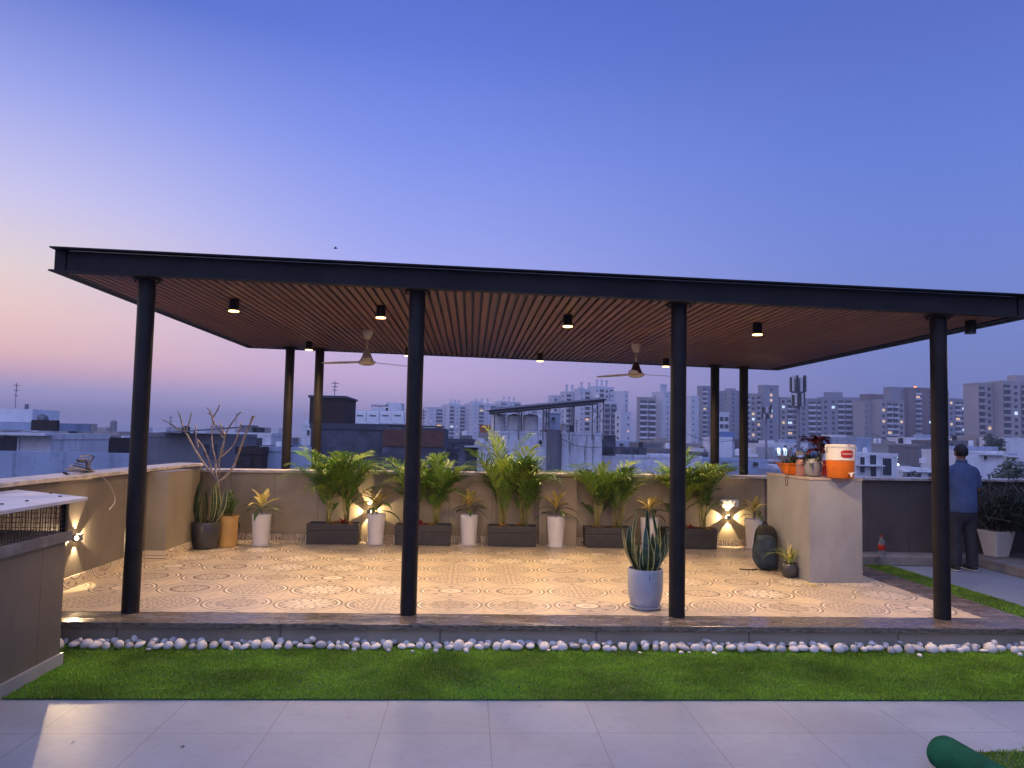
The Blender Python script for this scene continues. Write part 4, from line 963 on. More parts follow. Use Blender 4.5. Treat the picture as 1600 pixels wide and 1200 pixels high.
rr = random.Random(62); st = MB(); lf = MB()
for k in range(60):
    a = rr.uniform(0,6.28); L = rr.uniform(.4,1.15); e = R(rr.uniform(5,88)); d = Vector((math.cos(a)*math.cos(e),math.sin(a)*math.cos(e)*.6,math.sin(e)+.1)).normalized(); q = Vector((rr.uniform(-.08,.08),rr.uniform(-.08,.08),.30)); e_ = q+d*L
    st.tube([q,q.lerp(e_,.5)+Vector((0,0,.06)),e_], [.008,.006,.003], 5)
    for j in range(34):
        p = q.lerp(e_,.2+.8*j/33); arch_leaf(lf, p, rr.uniform(0,6.28), R(rr.uniform(-10,60)), rr.uniform(.10,.2), .011, rr.uniform(.8,1.8), 0)
st.build('stems', MT['bark'], dsb); lf.build('leaves', MT['shrub_dark'], dsb)

# --- person, seen from behind, forearms on the parapet
pf = gp(1503,889,0); PX, PY = pf.x-.07, 9.66
pe = thing('person', 'person in a blue shirt and dark trousers seen from behind at the parapet', 'person', (PX,PY,0), R(0))
def skin(name, verts, edges, mt, par, sub=1):
    me = bpy.data.meshes.new(name); me.from_pydata([v[:3] for v in verts], edges, []); o = bpy.data.objects.new(name, me); C.objects.link(o); o.parent = par
    bm = bmesh.new(); bm.from_mesh(me); sl_ = bm.verts.layers.skin.verify(); bm.verts.ensure_lookup_table()
    for v, q in zip(bm.verts, verts): v[sl_].radius = (q[3], q[4] if len(q) > 4 else q[3])
    bm.verts[0][sl_].use_root = True; bm.to_mesh(me); bm.free()
    s = o.modifiers.new('skin', 'SKIN'); s.use_smooth_shade = True; b_ = o.modifiers.new('sub', 'SUBSURF'); b_.levels = b_.render_levels = sub
    me.materials.append(mt); return o
V = [(0,0,.88,.10,.085),(0,.005,1.05,.105,.08),(0,.0,1.22,.125,.085),(0,-.005,1.35,.105,.06),(0,.0,1.425,.055,.055),(0,.012,1.49,.05,.052),(0,.02,1.56,.072,.085),(0,.02,1.63,.06,.07)]
Ee = [(0,1),(1,2),(2,3),(3,4),(4,5),(5,6),(6,7)]
def limb(start, pts):
    k = start
    for p in pts: V.append(p); Ee.append((k, len(V)-1)); k = len(V)-1
    return k
for s in (-1,1):
    e = limb(3, [(s*.155,0,1.315,.046),(s*.245,.03,1.19,.046),(s*.268,.05,1.075,.040),(s*.225,.20,1.10,.034),(s*.17,.32,1.19,.027)])
    h = limb(e, [(s*.155,.365,1.205,.030,.018),(s*.15,.39,1.20,.028,.016)])
    for j, (ox, L) in enumerate(((-.024,.060),(-.008,.070),(.009,.066),(.024,.052))):
        limb(h, [(s*(.15+ox),.41,1.203-.004*abs(j-1.5),.0085),(s*(.15+ox*1.15),.41+L*.55,1.196,.0078),(s*(.15+ox*1.15),.41+L*.85,1.178,.0065)])
    limb(h-1, [(s*.118,.385,1.205,.009),(s*.105,.415,1.198,.0075)])
    limb(0, [(s*.095,.0,.80,.085),(s*.10,.012,.48,.056),(s*.105,-.01,.28,.052),(s*.11,-.025,.09,.036),(s*.115,.05,.035,.034,.028),(s*.12,.13,.025,.032,.02)])
body = skin('body', V, Ee, MT['skin'], pe, 2)
# clothing
ts = MB(); ts.rings([((0,0,.77),.188,.13),((0,0,.84),.192,.134),((0,0,.97),.188,.132),((0,.0,1.08),.186,.128),((0,-.004,1.2),.194,.122),((0,-.006,1.30),.196,.112),((0,-.004,1.36),.182,.095),((0,0,1.405),.125,.078),((0,.004,1.435),.072,.066),((0,.008,1.455),.066,.064)], 26)
for s in (-1,1): ts.tube(catmull([(s*.10,0,1.345),(s*.165,.003,1.315),(s*.20,.015,1.22),(s*.232,.035,1.12)],4), [.060,.064,.068,.070,.070,.070,.069,.068,.067,.066,.066,.066,.066], 14)
shirt = ts.build('shirt', MT['shirt'], pe, smooth=True)
sb_ = shirt.modifiers.new('remesh', 'REMESH'); sb_.mode = 'VOXEL'; sb_.voxel_size = .012; sb_.use_smooth_shade = True
sm = shirt.modifiers.new('smooth', 'SMOOTH'); sm.iterations = 6; sm.factor = .5
cl = MB(); cl.lathe([(.069,0),(.074,.004),(.070,.032),(.064,.034)], (0,.008,1.442), 22, sx=1, sy=.95); cl.build('collar', MT['shirt'], shirt, smooth=True)
tr_ = MB(); tr_.rings([((0,0,.64),.12,.085),((0,0,.74),.168,.118),((0,0,.84),.165,.115),((0,0,.93),.155,.108)], 24)
for s in (-1,1): tr_.tube(catmull([(s*.085,0,.78),(s*.095,.005,.60),(s*.105,.01,.42),(s*.11,-.01,.24),(s*.115,-.012,.06)],4), [.095,.094,.092,.09,.086,.084,.082,.079,.077,.075,.074,.073,.073,.073,.072,.072,.072], 16)
tro = tr_.build('trousers', MT['trousers'], pe, smooth=True); rm = tro.modifiers.new('remesh', 'REMESH'); rm.mode = 'VOXEL'; rm.voxel_size = .012; rm.use_smooth_shade = True
sm = tro.modifiers.new('smooth', 'SMOOTH'); sm.iterations = 5; sm.factor = .5
for s in (-1,1):
    m = MB(); blob(m, (s*.118,.045,.045), .047, .135, .038, 2.8, seed=4, wob=.0); sh = m.build('shoe', MT['shoe'], pe, smooth=True)
    m = MB(); blob(m, (s*.118,.047,.013), .050, .138, .012, 4, seed=4, wob=.0); m.build('sole', MT['sole'], sh, smooth=True)
hr = MB(); nu, nv = 26, 12; vs = []
for j in range(nv+1):
    b_ = R(-38)+R(128)*j/nv
    for i in range(nu):
        a = 2*PI*i/nu; front = max(0, math.sin(a)); bb = max(b_, R(18)*front+R(5) if front > .35 else b_)
        k = 1+.025*math.sin(a*7+j)+.02*math.sin(a*13+j*2.3)
        vs.append((.083*k*math.cos(bb)*math.cos(a), .018+.098*k*math.cos(bb)*math.sin(a)-.006, 1.588+.10*k*math.sin(bb)))
hr.add(vs, [(j*nu+i,j*nu+(i+1)%nu,(j+1)*nu+(i+1)%nu,(j+1)*nu+i) for j in range(nv) for i in range(nu)]+[tuple(nv*nu+i for i in range(nu))])
hr.build('hair', MT['hair'], pe, smooth=True)
for s in (-1,1):
    m = MB(); blob(m, (s*.080,.018,1.560), .010, .019, .032, 2.2, seed=3, wob=0); m.build('ear', MT['skin'], pe, smooth=True)
m = MB(); m.lathe([(0,0),(.010,.006),(.013,.02),(.006,.045),(0,.05)], (0,.112,1.535), 10); blob(m, (0,.095,1.495), .028, .012, .006, 2, wob=0)
m.build('face', MT['skin'], pe, smooth=True)
m = MB()
for s in (-1,1): blob(m, (s*.031,.098,1.575), .012, .008, .007, 2, wob=0)
m.build('eyes', MT['black_metal'], pe, smooth=True)

# ================================================================== CABLES ON THE LEFT PARAPET, ROLLED TURF, BIRD
XW = -3.78
def wp_(px, py, dx=0): return atx(px, py, XW+dx)
cbn = thing('cable_bundle', 'frayed bundle of grey and black cables on the left parapet with one strand hanging down', 'cables', (XW, wp_(155,741).y, 1.215))
def cab(q, r, mt, nm='cable'):
    o = cbn.location; m = MB(); m.tube(catmull([wp_(a,b,d)-o for a,b,d in q],5), r, 6); m.build(nm, MT[mt], cbn, smooth=True)
rc = random.Random(15)
for i in range(17):
    u = i/16; ex, ey = 95+34*u+rc.uniform(-3,3), 740-27*u+rc.uniform(-2,2); d_ = rc.uniform(-.07,.07)
    cab([(ex,ey,d_),(ex+16+rc.uniform(-3,3),ey+4-3*u+rc.uniform(-2,2),d_),(138+rc.uniform(-3,4),738-7*u+rc.uniform(-1,1),d_*.5),(156,741,0)], .0065, 'cable_grey' if rc.random() < .4+.4*u else 'cable_dark')
cab([(123,744,.15),(136,748,.17),(148,745,.15),(156,741,.02)], .006, 'cable_grey')
cab([(150,739,.02),(158,743,.14),(170,757,.18),(178,772,.18),(179,785,.18),(171,796,.18)], .007, 'cable_grey', 'hanging_strand')
# rolled turf offcut at lower right
tm = thing('turf_roll', 'bright green backed turf mat with its end rolled up on the paving at lower right', 'turf mat', tuple(gp(1478,1182,0)))
a = gp(1468,1172,.085); b2 = gp(1560,1226,.085); o = tm.location; d = (b2-a); d.z = 0; dn = d.normalized()
m = MB(); pth = [a+dn*t_ for t_ in (-.028,-.022,-.008,.012,.035,.3,.55,.8,1.2)]; m.tube([p-o for p in pth], [.02,.05,.074,.085,.088,.086,.088,.086,.087], 26, flat=.86)
m.build('rolled_edge', MT['turf_back'], tm, smooth=True)
side = Vector((-dn.y,dn.x,0)) if Vector((-dn.y,dn.x,0)).y > 0 else Vector((dn.y,-dn.x,0))
g = gp(1532,1176,0); g2 = gp(1640,1168,0)
m = MB(); c0 = gp(1524,1186,0)-o; m.add([c0+Vector((0,0,.004)), Vector((2.9,2.9,0))-Vector((o.x,o.y,0))+Vector((0,0,.004)), Vector((4.6,2.9,.004))-Vector((o.x,o.y,0)), Vector((4.6,g2.y,.004))-Vector((o.x,o.y,0)), g-o+Vector((0,0,.004))], [(0,1,2,3,4)])
m.build('backing', MT['turf_base'], tm)
poly = lambda x,y: (y < g.y+(g2.y-g.y)*(x-g.x)/(g2.x-g.x)) & ((x-c0.x-o.x) > (c0.y+o.y-y)*(dn.x/-dn.y))
pile = turf('pile', g.x-.1, g.x+1.0, 3.0, max(g.y,g2.y), 8000, 8, poly=poly, z=.004); pile.parent = tm; pile.location = -Vector((o.x,o.y,0)); tag(pile, kind='stuff')
for px, py, mt_, lab in ((285,1167,'cable_dark','tiny dark scrap of leaf lying on the front paving'),(113,1160,'white_plastic','tiny white chip lying on the paving in the warm light at lower left')):
    p = gp(px,py,.001); m = MB(); m.add([(-.014,0,.002),(.002,-.006,.005),(.015,.001,.003),(.003,.007,.006)], [(0,1,2,3)]); m.add([(-.010,-.004,.001),(.006,-.009,.003),(.010,.002,.004)], [(0,1,2)])
    o = m.build('scrap', MT[mt_]); o.location = p; tag(o, lab, 'scrap')
# bird high over the roof
bd = at(524,388,60); br = thing('bird', 'tiny dark bird in flight high above the left part of the roof', 'bird', bd, R(20))
m = MB(); blob(m, (0,0,0), .16, .05, .045, 2, wob=0, nu=10, nv=6); m.add([(.14,0,.02),(.27,.05,0),(.27,-.05,0)], [(0,1,2)]); m.build('body', MT['black_metal'], br, smooth=True)
for s in (-1,1): MB().add([(-.07,0,.02),(.07,0,.02),(.06,s*.2,.09),(-.02,s*.36,.05),(-.07,s*.18,.085)], [(0,1,2,3,4)]).build('wing', MT['black_metal'], br)

# ================================================================== CITY
GZ = -13.0
def share(mb, name, mt):                                             # a mesh to be used by many parts
    return mb.mesh(name, mt)
WINM = {}
def win_mesh(w, h, kind):
    k = (round(w,2), round(h,2), kind)
    if k not in WINM:
        m = MB(); m.box(-w/2,w/2,-.14,.05,0,h); WINM[k] = m.mesh('window', MT[kind])
    return WINM[k]
BALM = {}
def bal_mesh(w, dep=1.0, mt='slab'):
    k = (round(w,2), dep, mt)
    if k not in BALM:
        m = MB(); m.box(-w/2,w/2,-dep,.05,-.12,.05); m.box(-w/2,w/2,-dep,-dep+.12,.05,.95); m.box(-w/2,-w/2+.12,-dep+.12,.05,.05,.95); m.box(w/2-.12,w/2,-dep+.12,.05,.05,.95); BALM[k] = m.mesh('balcony', MT[mt])
    return BALM[k]
def inst(name, me, par, loc, rz=0):
    o = bpy.data.objects.new(name, me); C.objects.link(o); o.parent = par; o.location = loc; o.rotation_euler = (0,0,rz); return o
def tower(label, px0, px1, pyt, D, mt='t_white', split=.35, rz=.5, fh=3.05, front='B.B', side='.', blk=(), fin=0, lit=.1, seed=1, dep=None, name='apartment_tower', group='hazy apartment towers on the skyline', zmin=-4.5, bal='slab'):
    """px0..px1, pyt: measured outline; D: distance of the building; split: share of the width taken by the side wall"""
    rr = random.Random(seed); pa, pb = at(px0, pyt, D), at(px1, pyt, D); Wd = pb.x-pa.x; H = (pa.z+pb.z)/2
    s = 1 if rz >= 0 else -1; a = abs(rz)
    if a < .02: w, d = Wd, dep or 14.0
    else: w, d = (1-split)*Wd/math.cos(a), split*Wd/math.sin(a)
    # nearest corner sits at the split line
    cx = pa.x+split*Wd if s > 0 else pb.x-split*Wd
    if a < .02: cx = pa.x
    t = thing(name, label, 'apartment tower', (cx, D, GZ), rz, group)
    x0, x1 = (0, w) if s > 0 else (-w, 0)
    Ht = H-GZ
    MB().box(x0,x1,0,d,0,Ht).build('walls', MT[mt], t)
    pm = MB(); pm.box(x0-.15,x1+.15,-.15,.15,Ht-.2,Ht+.55); pm.box(x0-.15,x0+.15,.15,d,Ht-.2,Ht+.55); pm.box(x1-.15,x1+.15,.15,d,Ht-.2,Ht+.55); pm.build('parapet', MT[mt], t)
    for (u0,u1,hh) in blk:
        MB().box(x0+u0*w, x0+u1*w, d*.2, d*.75, Ht+.002, Ht+hh).build('roof_block', MT[mt], t)
    for i in range(fin):
        fx = x0+w*(.25+.5*i/max(1,fin-1)); m = MB(); m.box(fx-.5,fx+.5,d*.3,d*.3+1,Ht+.002,Ht+4.2); m.box(fx-.7,fx+.7,d*.3-.2,d*.3+1.2,Ht+4.2,Ht+4.7); m.build('roof_pillar', MT[mt], t)
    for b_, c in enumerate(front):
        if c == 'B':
            zlow = max(2, zmin-GZ-1); MB().box(x0+(b_+.08)*w/len(front), x0+(b_+.92)*w/len(front), -.06, -.002, zlow, Ht-1.2).build('recess', MT['t_recess'], t)  # flat dark panel; the shade of the recessed bay is in its colour
    nfl = int((Ht+zmin*0-2)/fh); nb = len(front); bw = w/nb; cnt = 0
    for f in range(nfl):
        z = Ht-1.0-(f+1)*fh+.35
        if z+GZ < zmin or cnt > 92: break
        for b_, c in enumerate(front):
            x = x0+(b_+.5)*bw
            def wk():
                q = rr.random(); return 'win_warm' if q < lit*.26 else ('win_cool' if q < lit*.36 else 'win')
            if c == 'B':
                inst('window', win_mesh(bw*.62, 2.1, wk()), t, (x,0,z+.1)); inst('balcony', bal_mesh(bw*.82, 1.2, bal), t, (x,0,z)); cnt += 2
            elif c == 'w': inst('window', win_mesh(min(1.5,bw*.5), 1.4, wk()), t, (x,0,z+.8)); cnt += 1
            elif c == 'W': inst('window', win_mesh(bw*.74, 1.7, wk()), t, (x,0,z+.6)); cnt += 1
            elif c == 's': inst('window', win_mesh(.7, .9, wk()), t, (x,0,z+1.1)); cnt += 1
        ns = len(side)
        for b_, c in enumerate(side):
            if c == '.': continue
            y = (b_+.5)*d/ns; sx = x0 if s > 0 else x1
            inst('window', win_mesh(.9 if c == 's' else 1.6, 1.2, 'win' if rr.random() > lit*.4 else 'win_warm'), t, (sx, y, z+.9), -PI/2 if s > 0 else PI/2); cnt += 1
    return t
T = tower
# left group
T('white tower with roof pillars just right of the second column, leftmost of its group',659,692,637,610,split=.3,rz=.5,front='sB',side='s',fin=0,seed=1,lit=.12)
T('white tower with three roof pillars, second in the left skyline group',689,727,633,605,split=.35,rz=.5,front='BsB',side='s',fin=3,seed=2,lit=.12,blk=((.3,.7,2.2),))
T('white stepped tower with three roof pillars in the middle of the left skyline group',726,776,631,600,split=.25,rz=.45,front='sBsB',side='s',fin=3,seed=3,lit=.16,blk=((.1,.5,2.5),))
T('white tower whose top shows above the left end of the solar canopy',774,815,628,610,split=.2,rz=.45,front='BsB',side='s',fin=3,seed=4,lit=.1)
T('low wide white tower in the gap behind the solar canopy',812,860,640,620,split=.2,rz=.45,front='sBsB',seed=5,lit=.1)
# group behind the solar canopy
T('narrow white tower left of the tall cluster above the solar canopy',858,880,619,440,split=.3,rz=.45,front='ws',side='s',seed=6)
T('tall white tower with a rounded corner look and a roof pillar above the solar canopy',877,903,613,436,split=.3,rz=.45,front='Bs',side='s',fin=2,seed=7)
T('tall white tower with castle-like roof blocks above the solar canopy',899,932,609,432,split=.2,rz=.45,front='sBs',fin=2,seed=8,blk=((.1,.4,1.5),))
T('tallest white tower of the cluster with three roof pillars above the solar canopy',921,962,605,430,split=.2,rz=.4,front='sBwB',fin=3,seed=9,lit=.1)
T('plain bluish-white tower flank at the right end of the tall cluster',958,983,612,425,split=.72,rz=.7,front='s',side='..s',seed=10,mt='t_white')
T('tower face with rows of deep balconies below the right end of the solar canopy',941,965,628,405,split=.12,rz=.2,front='BB',side='.',seed=11,mt='t_white',lit=.08,bal='t_grey')
T('slim white tower block with small side windows right of the solar canopy',963,988,645,330,split=.3,rz=.6,front='.s',side='s',seed=12,lit=.05)
# centre right
T('beige-faced tower with two columns of balconies, left of the third column',997,1027,622,400,split=.06,rz=.2,front='BB',seed=13,mt='t_beige',lit=.2,bal='t_white')
T('white tower with three tall roof pillars beside the third column',1024,1052,613,402,split=.45,rz=.5,front='s',side='.s',fin=3,seed=14,lit=.05)
T('white tower mostly hidden behind the third column',1046,1070,617,404,split=.3,rz=.5,front='wB',seed=15,lit=.1)
T('plain pale blue-white slab tower right of the third column',1068,1095,620,380,split=.45,rz=.6,front='s.',side='.',seed=16,lit=.02)
T('grey tower with balconies just left of the third rear column',1093,1113,604,470,split=.25,rz=.4,front='Bs',seed=17,mt='t_grey',lit=.16)
T('grey tower stepping down between the two right rear columns',1111,1137,612,480,split=.2,rz=-.4,front='wBs',seed=18,mt='t_grey',lit=.12)
T('darker grey tower with a boxy top between the two right rear columns',1134,1160,611,500,split=.3,rz=.4,front='ws',side='s',seed=19,mt='t_grey',lit=.1,blk=((.1,.7,2),))
T('pale low tower with white window frames between the right rear columns',1122,1140,646,300,split=.1,rz=.2,front='WW',seed=20,lit=.05)
T('beige tower with balcony rows right of the last rear column',1160,1194,616,420,split=.05,rz=.15,front='BwB',seed=21,mt='t_beige',lit=.22)
T('tall plain grey tower with one lit stair strip, left of the telecom mast',1190,1219,603,418,split=.1,rz=.2,front='.w.',seed=22,mt='t_grey',lit=.55)
T('beige tower with balconies directly behind the telecom mast',1217,1252,622,422,split=.05,rz=.15,front='wBB',seed=23,mt='t_beige',lit=.25)
T('grey striped tower with wide white balconies right of the telecom mast',1252,1292,624,415,split=.08,rz=-.2,front='wBB',seed=24,mt='t_grey',lit=.14)
T('grey tower with a square roof block and wide balconies, above the drink cooler',1288,1347,622,410,split=.06,rz=-.15,front='wwBBw',seed=25,mt='t_grey',lit=.12,blk=((.15,.58,3.6),))
T('pale tower with columns of tiny dark windows right of the drink cooler',1344,1376,628,395,split=.2,rz=.3,front='s.ss',seed=26,mt='t_beige',lit=.04)
T('beige tower with lit balcony windows in front of the brown towers',1372,1418,626,390,split=.08,rz=.2,front='wBBw',seed=27,mt='t_beige',lit=.32)
T('small dark brown tower top behind the pale tower',1353,1390,617,470,split=.1,rz=.2,front='...',seed=28,mt='t_brown',lit=.02)
T('grey slab tower at the left of the brown tower',1389,1420,606,440,split=.1,rz=.2,front='.s',seed=29,mt='t_grey',lit=.05)
bt = T('brown tower with white bands and a red roof lamp, left of the fourth column',1418,1460,607,438,split=.05,rz=.1,front='.B.w',seed=30,mt='t_brown',lit=.25)
pr = at(1433,604,438); m = MB(); m.box(-.5,.5,-.5,.5,0,.9); ro = m.build('roof_lamp', MT['red_lamp'], bt); ro.location = (bt.matrix_basis.inverted() @ Vector((pr.x,pr.y+2,GZ)))+Vector((0,0,(at(1433,607,438).z-GZ)+.6))
T('brown grey tower hidden behind the fourth column',1455,1484,612,445,split=.05,rz=.1,front='wBw',seed=31,mt='t_brown',lit=.1)
T('dim grey tower right of the fourth column with lit balcony windows',1478,1526,624,410,split=.06,rz=.15,front='wBBw',seed=32,mt='t_grey',lit=.3)
T('big beige tower with tiers of rounded balconies at the right edge, its left half',1524,1566,600,330,split=.1,rz=.15,front='BwB',seed=33,mt='t_beige',lit=.22,bal='t_beige')
T('big beige tower with tiers of rounded balconies running out of the right edge',1563,1625,597,326,split=.05,rz=.1,front='BwBw',seed=34,mt='t_beige',lit=.22,blk=((.5,.9,3.5),),bal='t_beige')

def house(label, px0, px1, pyt, D, dep=9, mt='c_white', pyb=None, rz=0, par=.35, wins=(), slab=(), name='house', cat='house', group=None, sub=()):
    pa, pb = at(px0,pyt,D), at(px1,pyt,D); x0, x1, zt = pa.x, pb.x, (pa.z+pb.z)/2; zb = GZ if pyb is None else at((px0+px1)/2,pyb,D).z
    t = thing(name, label, cat, ((x0+x1)/2, D, GZ), rz, group); hw = (x1-x0)/2; cx = (x0+x1)/2
    MB().box(-hw,hw,0,dep,zb-GZ,zt-GZ-par).build('walls', MT[mt], t)
    if par:
        m = MB(); h0, h1 = zt-GZ-par+.002, zt-GZ
        m.box(-hw-.06,hw+.06,-.06,.12,h0,h1); m.box(-hw-.06,-hw+.12,.12,dep,h0,h1); m.box(hw-.12,hw+.06,.12,dep,h0,h1); m.box(-hw+.12,hw-.12,dep-.12,dep,h0,h1); m.build('parapet', MT[mt], t)
    for q in wins:
        a, b = at(q[0],q[1],D), at(q[2],q[3],D); kind = q[4] if len(q) > 4 else 'win'
        w, h = b.x-a.x, a.z-b.z; o = inst('window' if kind != 'opening' else 'opening', win_mesh(w,h,'win' if kind == 'opening' else kind), t, ((a.x+b.x)/2-cx, 0, b.z-GZ))
        fm = MB(); e = min(.09,w*.14); fm.box(-w/2-e,-w/2,-.13,.0,-e,h+e); fm.box(w/2,w/2+e,-.13,.0,-e,h+e); fm.box(-w/2,w/2,-.13,.0,h,h+e); fm.box(-w/2-e,w/2+e,-.2,.0,-e-.06,-e)
        fo_ = fm.build('frame', MT[mt], o)
    for q in slab:
        a, b = at(q[0],q[1],D), at(q[2],q[3],D); out = q[4] if len(q) > 4 else 1.0
        o = MB().box(a.x-cx,b.x-cx,-out,-.002,b.z-GZ,a.z-GZ).build('ledge', MT[q[5] if len(q) > 5 else mt], t)
    for q in sub:                                                    # upper storeys: px0, px1, pytop, pybottom, setback, depth, material
        a, b = at(q[0],q[2],D+q[4]), at(q[1],q[3],D+q[4])
        MB().box(a.x-cx,b.x-cx,q[4],q[4]+q[5],b.z-GZ,a.z-GZ).build('upper_storey', MT[q[6]], t)
    return t
def tank(label, px0, px1, pyt, pyb, D, mt='tank', group=None):
    a, b = at(px0,pyt,D), at(px1,pyb,D); r = (b.x-a.x)/2; h = a.z-b.z; m = MB()
    m.lathe([(0,0),(r*.96,0),(r,h*.03),(r,h*.30),(r*.97,h*.32),(r,h*.34),(r,h*.60),(r*.97,h*.62),(r,h*.64),(r,h*.84),(r*.9,h*.91),(r*.35,h*.96),(r*.35,h),(0,h)], seg=20)
    o = m.build('water_tank', MT[mt], smooth=True, angle=30); o.location = ((a.x+b.x)/2, D+r, b.z); return tag(o, label, 'water tank', group)
# far left: white house and long wall
h = house('white house with a flat overhanging roof slab and dark windows at the left edge',-60,80,676,45,7,'c_white',wins=((-18,683,8,707),(10,682,28,707)),slab=((-62,674,88,681,1.2),),sub=((-60,50,637,660,2,3,'c_white'),(-60,88,658,673.5,.8,4,'c_blue'),(49,88,656,673,.6,.3,'c_brick2')))
m = MB(); a = at(34,637,47); m.box(-.08,.08,-.08,.08,0,.9); o = m.build('roof_post', MT['c_grey'], h); o.location = (a.x-h.location.x, 2.5, at(34,654,47.2).z-GZ)
a = at(66,655,46.5); ds = thing('satellite_dish', 'small grey satellite dish on the roof of the white house at the left edge', 'satellite dish', (a.x,46.5,a.z-.35))
m = MB(); m.tube([(0,0,-.1),(0,0,.3)], .03, 6); m.build('mast', MT['galv'], ds); m = MB(); m.lathe([(0,-.06),(.15,-.045),(.3,.02),(.32,.05)], seg=16); o = m.build('dish', MT['galv'], ds, smooth=True); o.location = (.05,-.06,.36); o.rotation_euler = (R(60),0,R(40))
house('long low pale blue wall of the next roof right behind the left parapet',-60,207,706,31,.35,'c_blue',par=0,name='roof_wall',cat='wall')
for px, lab in ((69,'left of two grey air-conditioner boxes on the low blue wall building'),(101,'right of two grey air-conditioner boxes on the low blue wall building')):
    a = at(px,708,33); t_ = thing('air_conditioner', lab, 'air conditioner', (a.x,33,a.z-.33)); MB().box(-.17,.17,-.15,.15,0,.30).build('cabinet', MT['c_grey'], t_); MB().box(-.1,.1,-.155,-.151,.05,.25).build('grille', MT['win'], t_)
house('dark brick house behind the white house on the left',86,126,684,60,9,'c_brick2',wins=((92,700,100,706),))
house('hazy flat-roofed pale house left of the first column',124,168,690,120,12,'c_tan',wins=((132,696,138,703),(150,696,155,703)),sub=((150,166,680,688,2,5,'c_tan'),))
house('low brownish house below the distant water tower',152,210,697,95,10,'c_tan',wins=((170,702,176,708),))
house('far pale block on the horizon below the distant water tower',146,186,674,330,20,'c_tan',sub=((152,166,668,674,3,8,'c_tan'),))
wt = at(177,675,420); t_ = thing('water_tower', 'distant concrete water tower on the hazy left horizon', 'water tower', (wt.x,420,GZ)); zt = wt.z-GZ
m = MB(); m.lathe([(1.5,0),(1.2,zt)], seg=14); m.build('shaft', MT['c_grey'], t_, smooth=True); m = MB(); m.lathe([(1.2,zt-.5),(1.7,zt+1.0),(1.7,zt+5.6),(1.0,zt+6.3),(0,zt+6.5)], seg=18); m.build('bowl', MT['c_grey'], t_, smooth=True, angle=30)
# behind the frangipani
h = house('dark blue-grey house under a thin tilted roof canopy, behind the bare shrub',228,346,677,62,10,'c_grey',wins=((320,694,328,712),(332,694,340,712)))
a, b = at(250,678,61), at(352,671,61); m = MB(); m.add([(a.x,60.5,a.z),(b.x,60.5,b.z),(b.x,66,b.z+.2),(a.x,66,a.z+.2)]+[(a.x,60.5,a.z+.12),(b.x,60.5,b.z+.12),(b.x,66,b.z+.32),(a.x,66,a.z+.32)], [(3,2,1,0),(4,5,6,7),(0,1,5,4),(1,2,6,5),(2,3,7,6),(3,0,4,7)])
o = m.build('roof_canopy', MT['galv'], h); o.location = -Vector(h.location)
for px in (258,300,344): a = at(px,680,62); o = MB().box(-.08,.08,-.08,.08,0,1.1).build('canopy_post', MT['galv'], h); o.location = (a.x-h.location.x, .6, a.z-GZ-.75)
h = house('pale house with balcony openings behind the bare shrub',344,424,676,88,10,'c_white',wins=((352,684,360,697),(366,682,374,697),(384,682,392,697),(400,684,410,696)),slab=((344,698,424,701,1.2),),sub=((375,392,664,675,1.5,3,'c_grey'),))
tank('black roof tank on the pale house behind the bare shrub',394,411,667,676,90,'tank_black')
house('low dark brick shed between the bare shrub and the left rear column',370,410,698,36,6,'c_brick2',wins=((385,716,392,728),))
house('low blue-grey building between the rear columns on the left',408,492,698,37,7,'c_blue',par=.25)
house('far grey house between the left rear columns',416,448,684,170,12,'c_grey',wins=((422,690,426,696),(434,690,438,696)),sub=((428,440,679,684,2,4,'c_grey'),))
house('slender pale stair block far off beside the rear column',472,502,664,160,10,'c_white',wins=((480,672,484,680),),sub=((474,492,656,664,2,4,'c_white'),))
# big dark wall with stair tower
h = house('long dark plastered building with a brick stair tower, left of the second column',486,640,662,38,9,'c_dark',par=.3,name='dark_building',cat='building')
a, b = at(484,621,38.2), at(537,662,38.2); cx = h.location.x
MB().box(a.x-cx,b.x-cx,.25,4,b.z-GZ-.05,a.z-GZ).build('stair_tower', MT['c_brick2'], h); MB().box(a.x-cx-.08,b.x-cx+.08,.17,4.1,a.z-GZ+.002,a.z-GZ+.12).build('tower_roof', MT['c_dark'], h)
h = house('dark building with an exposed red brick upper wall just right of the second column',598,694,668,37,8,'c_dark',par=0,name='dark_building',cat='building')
a, b = at(598,671,36.9), at(693,699,36.9); MB().box(a.x-h.location.x,b.x-h.location.x,-.06,-.001,b.z-GZ,a.z-GZ).build('brick_panel', MT['c_brick'], h)
a, b = at(606,664,37), at(694,668,37); MB().box(a.x-h.location.x,b.x-h.location.x,.0,.5,b.z-GZ+.002,a.z-GZ).build('roof_kerb', MT['c_brick2'], h)
house('low dark stepped house right of the red brick wall',692,712,701,42,7,'c_dark')
house('small slate grey house below the left skyline towers',696,742,686,70,8,'c_dark',wins=((706,694,711,699),),sub=((718,738,680,686,1,4,'c_grey'),))
house('narrow dark gable between the slate house and the weathered building',728,746,699,45,6,'c_dark',slab=((726,696,748,699,.4,'c_white'),))
house('blue-grey lower annex left of the weathered white building',735,772,706,54,6,'c_weather',par=.2)
house('rust red rooftop shed left of the weathered white building',751,766,664,75,4,'rust',pyb=690,sub=((749,768,676,690,-.4,3,'c_tan'),),name='rooftop_shed',cat='shed')
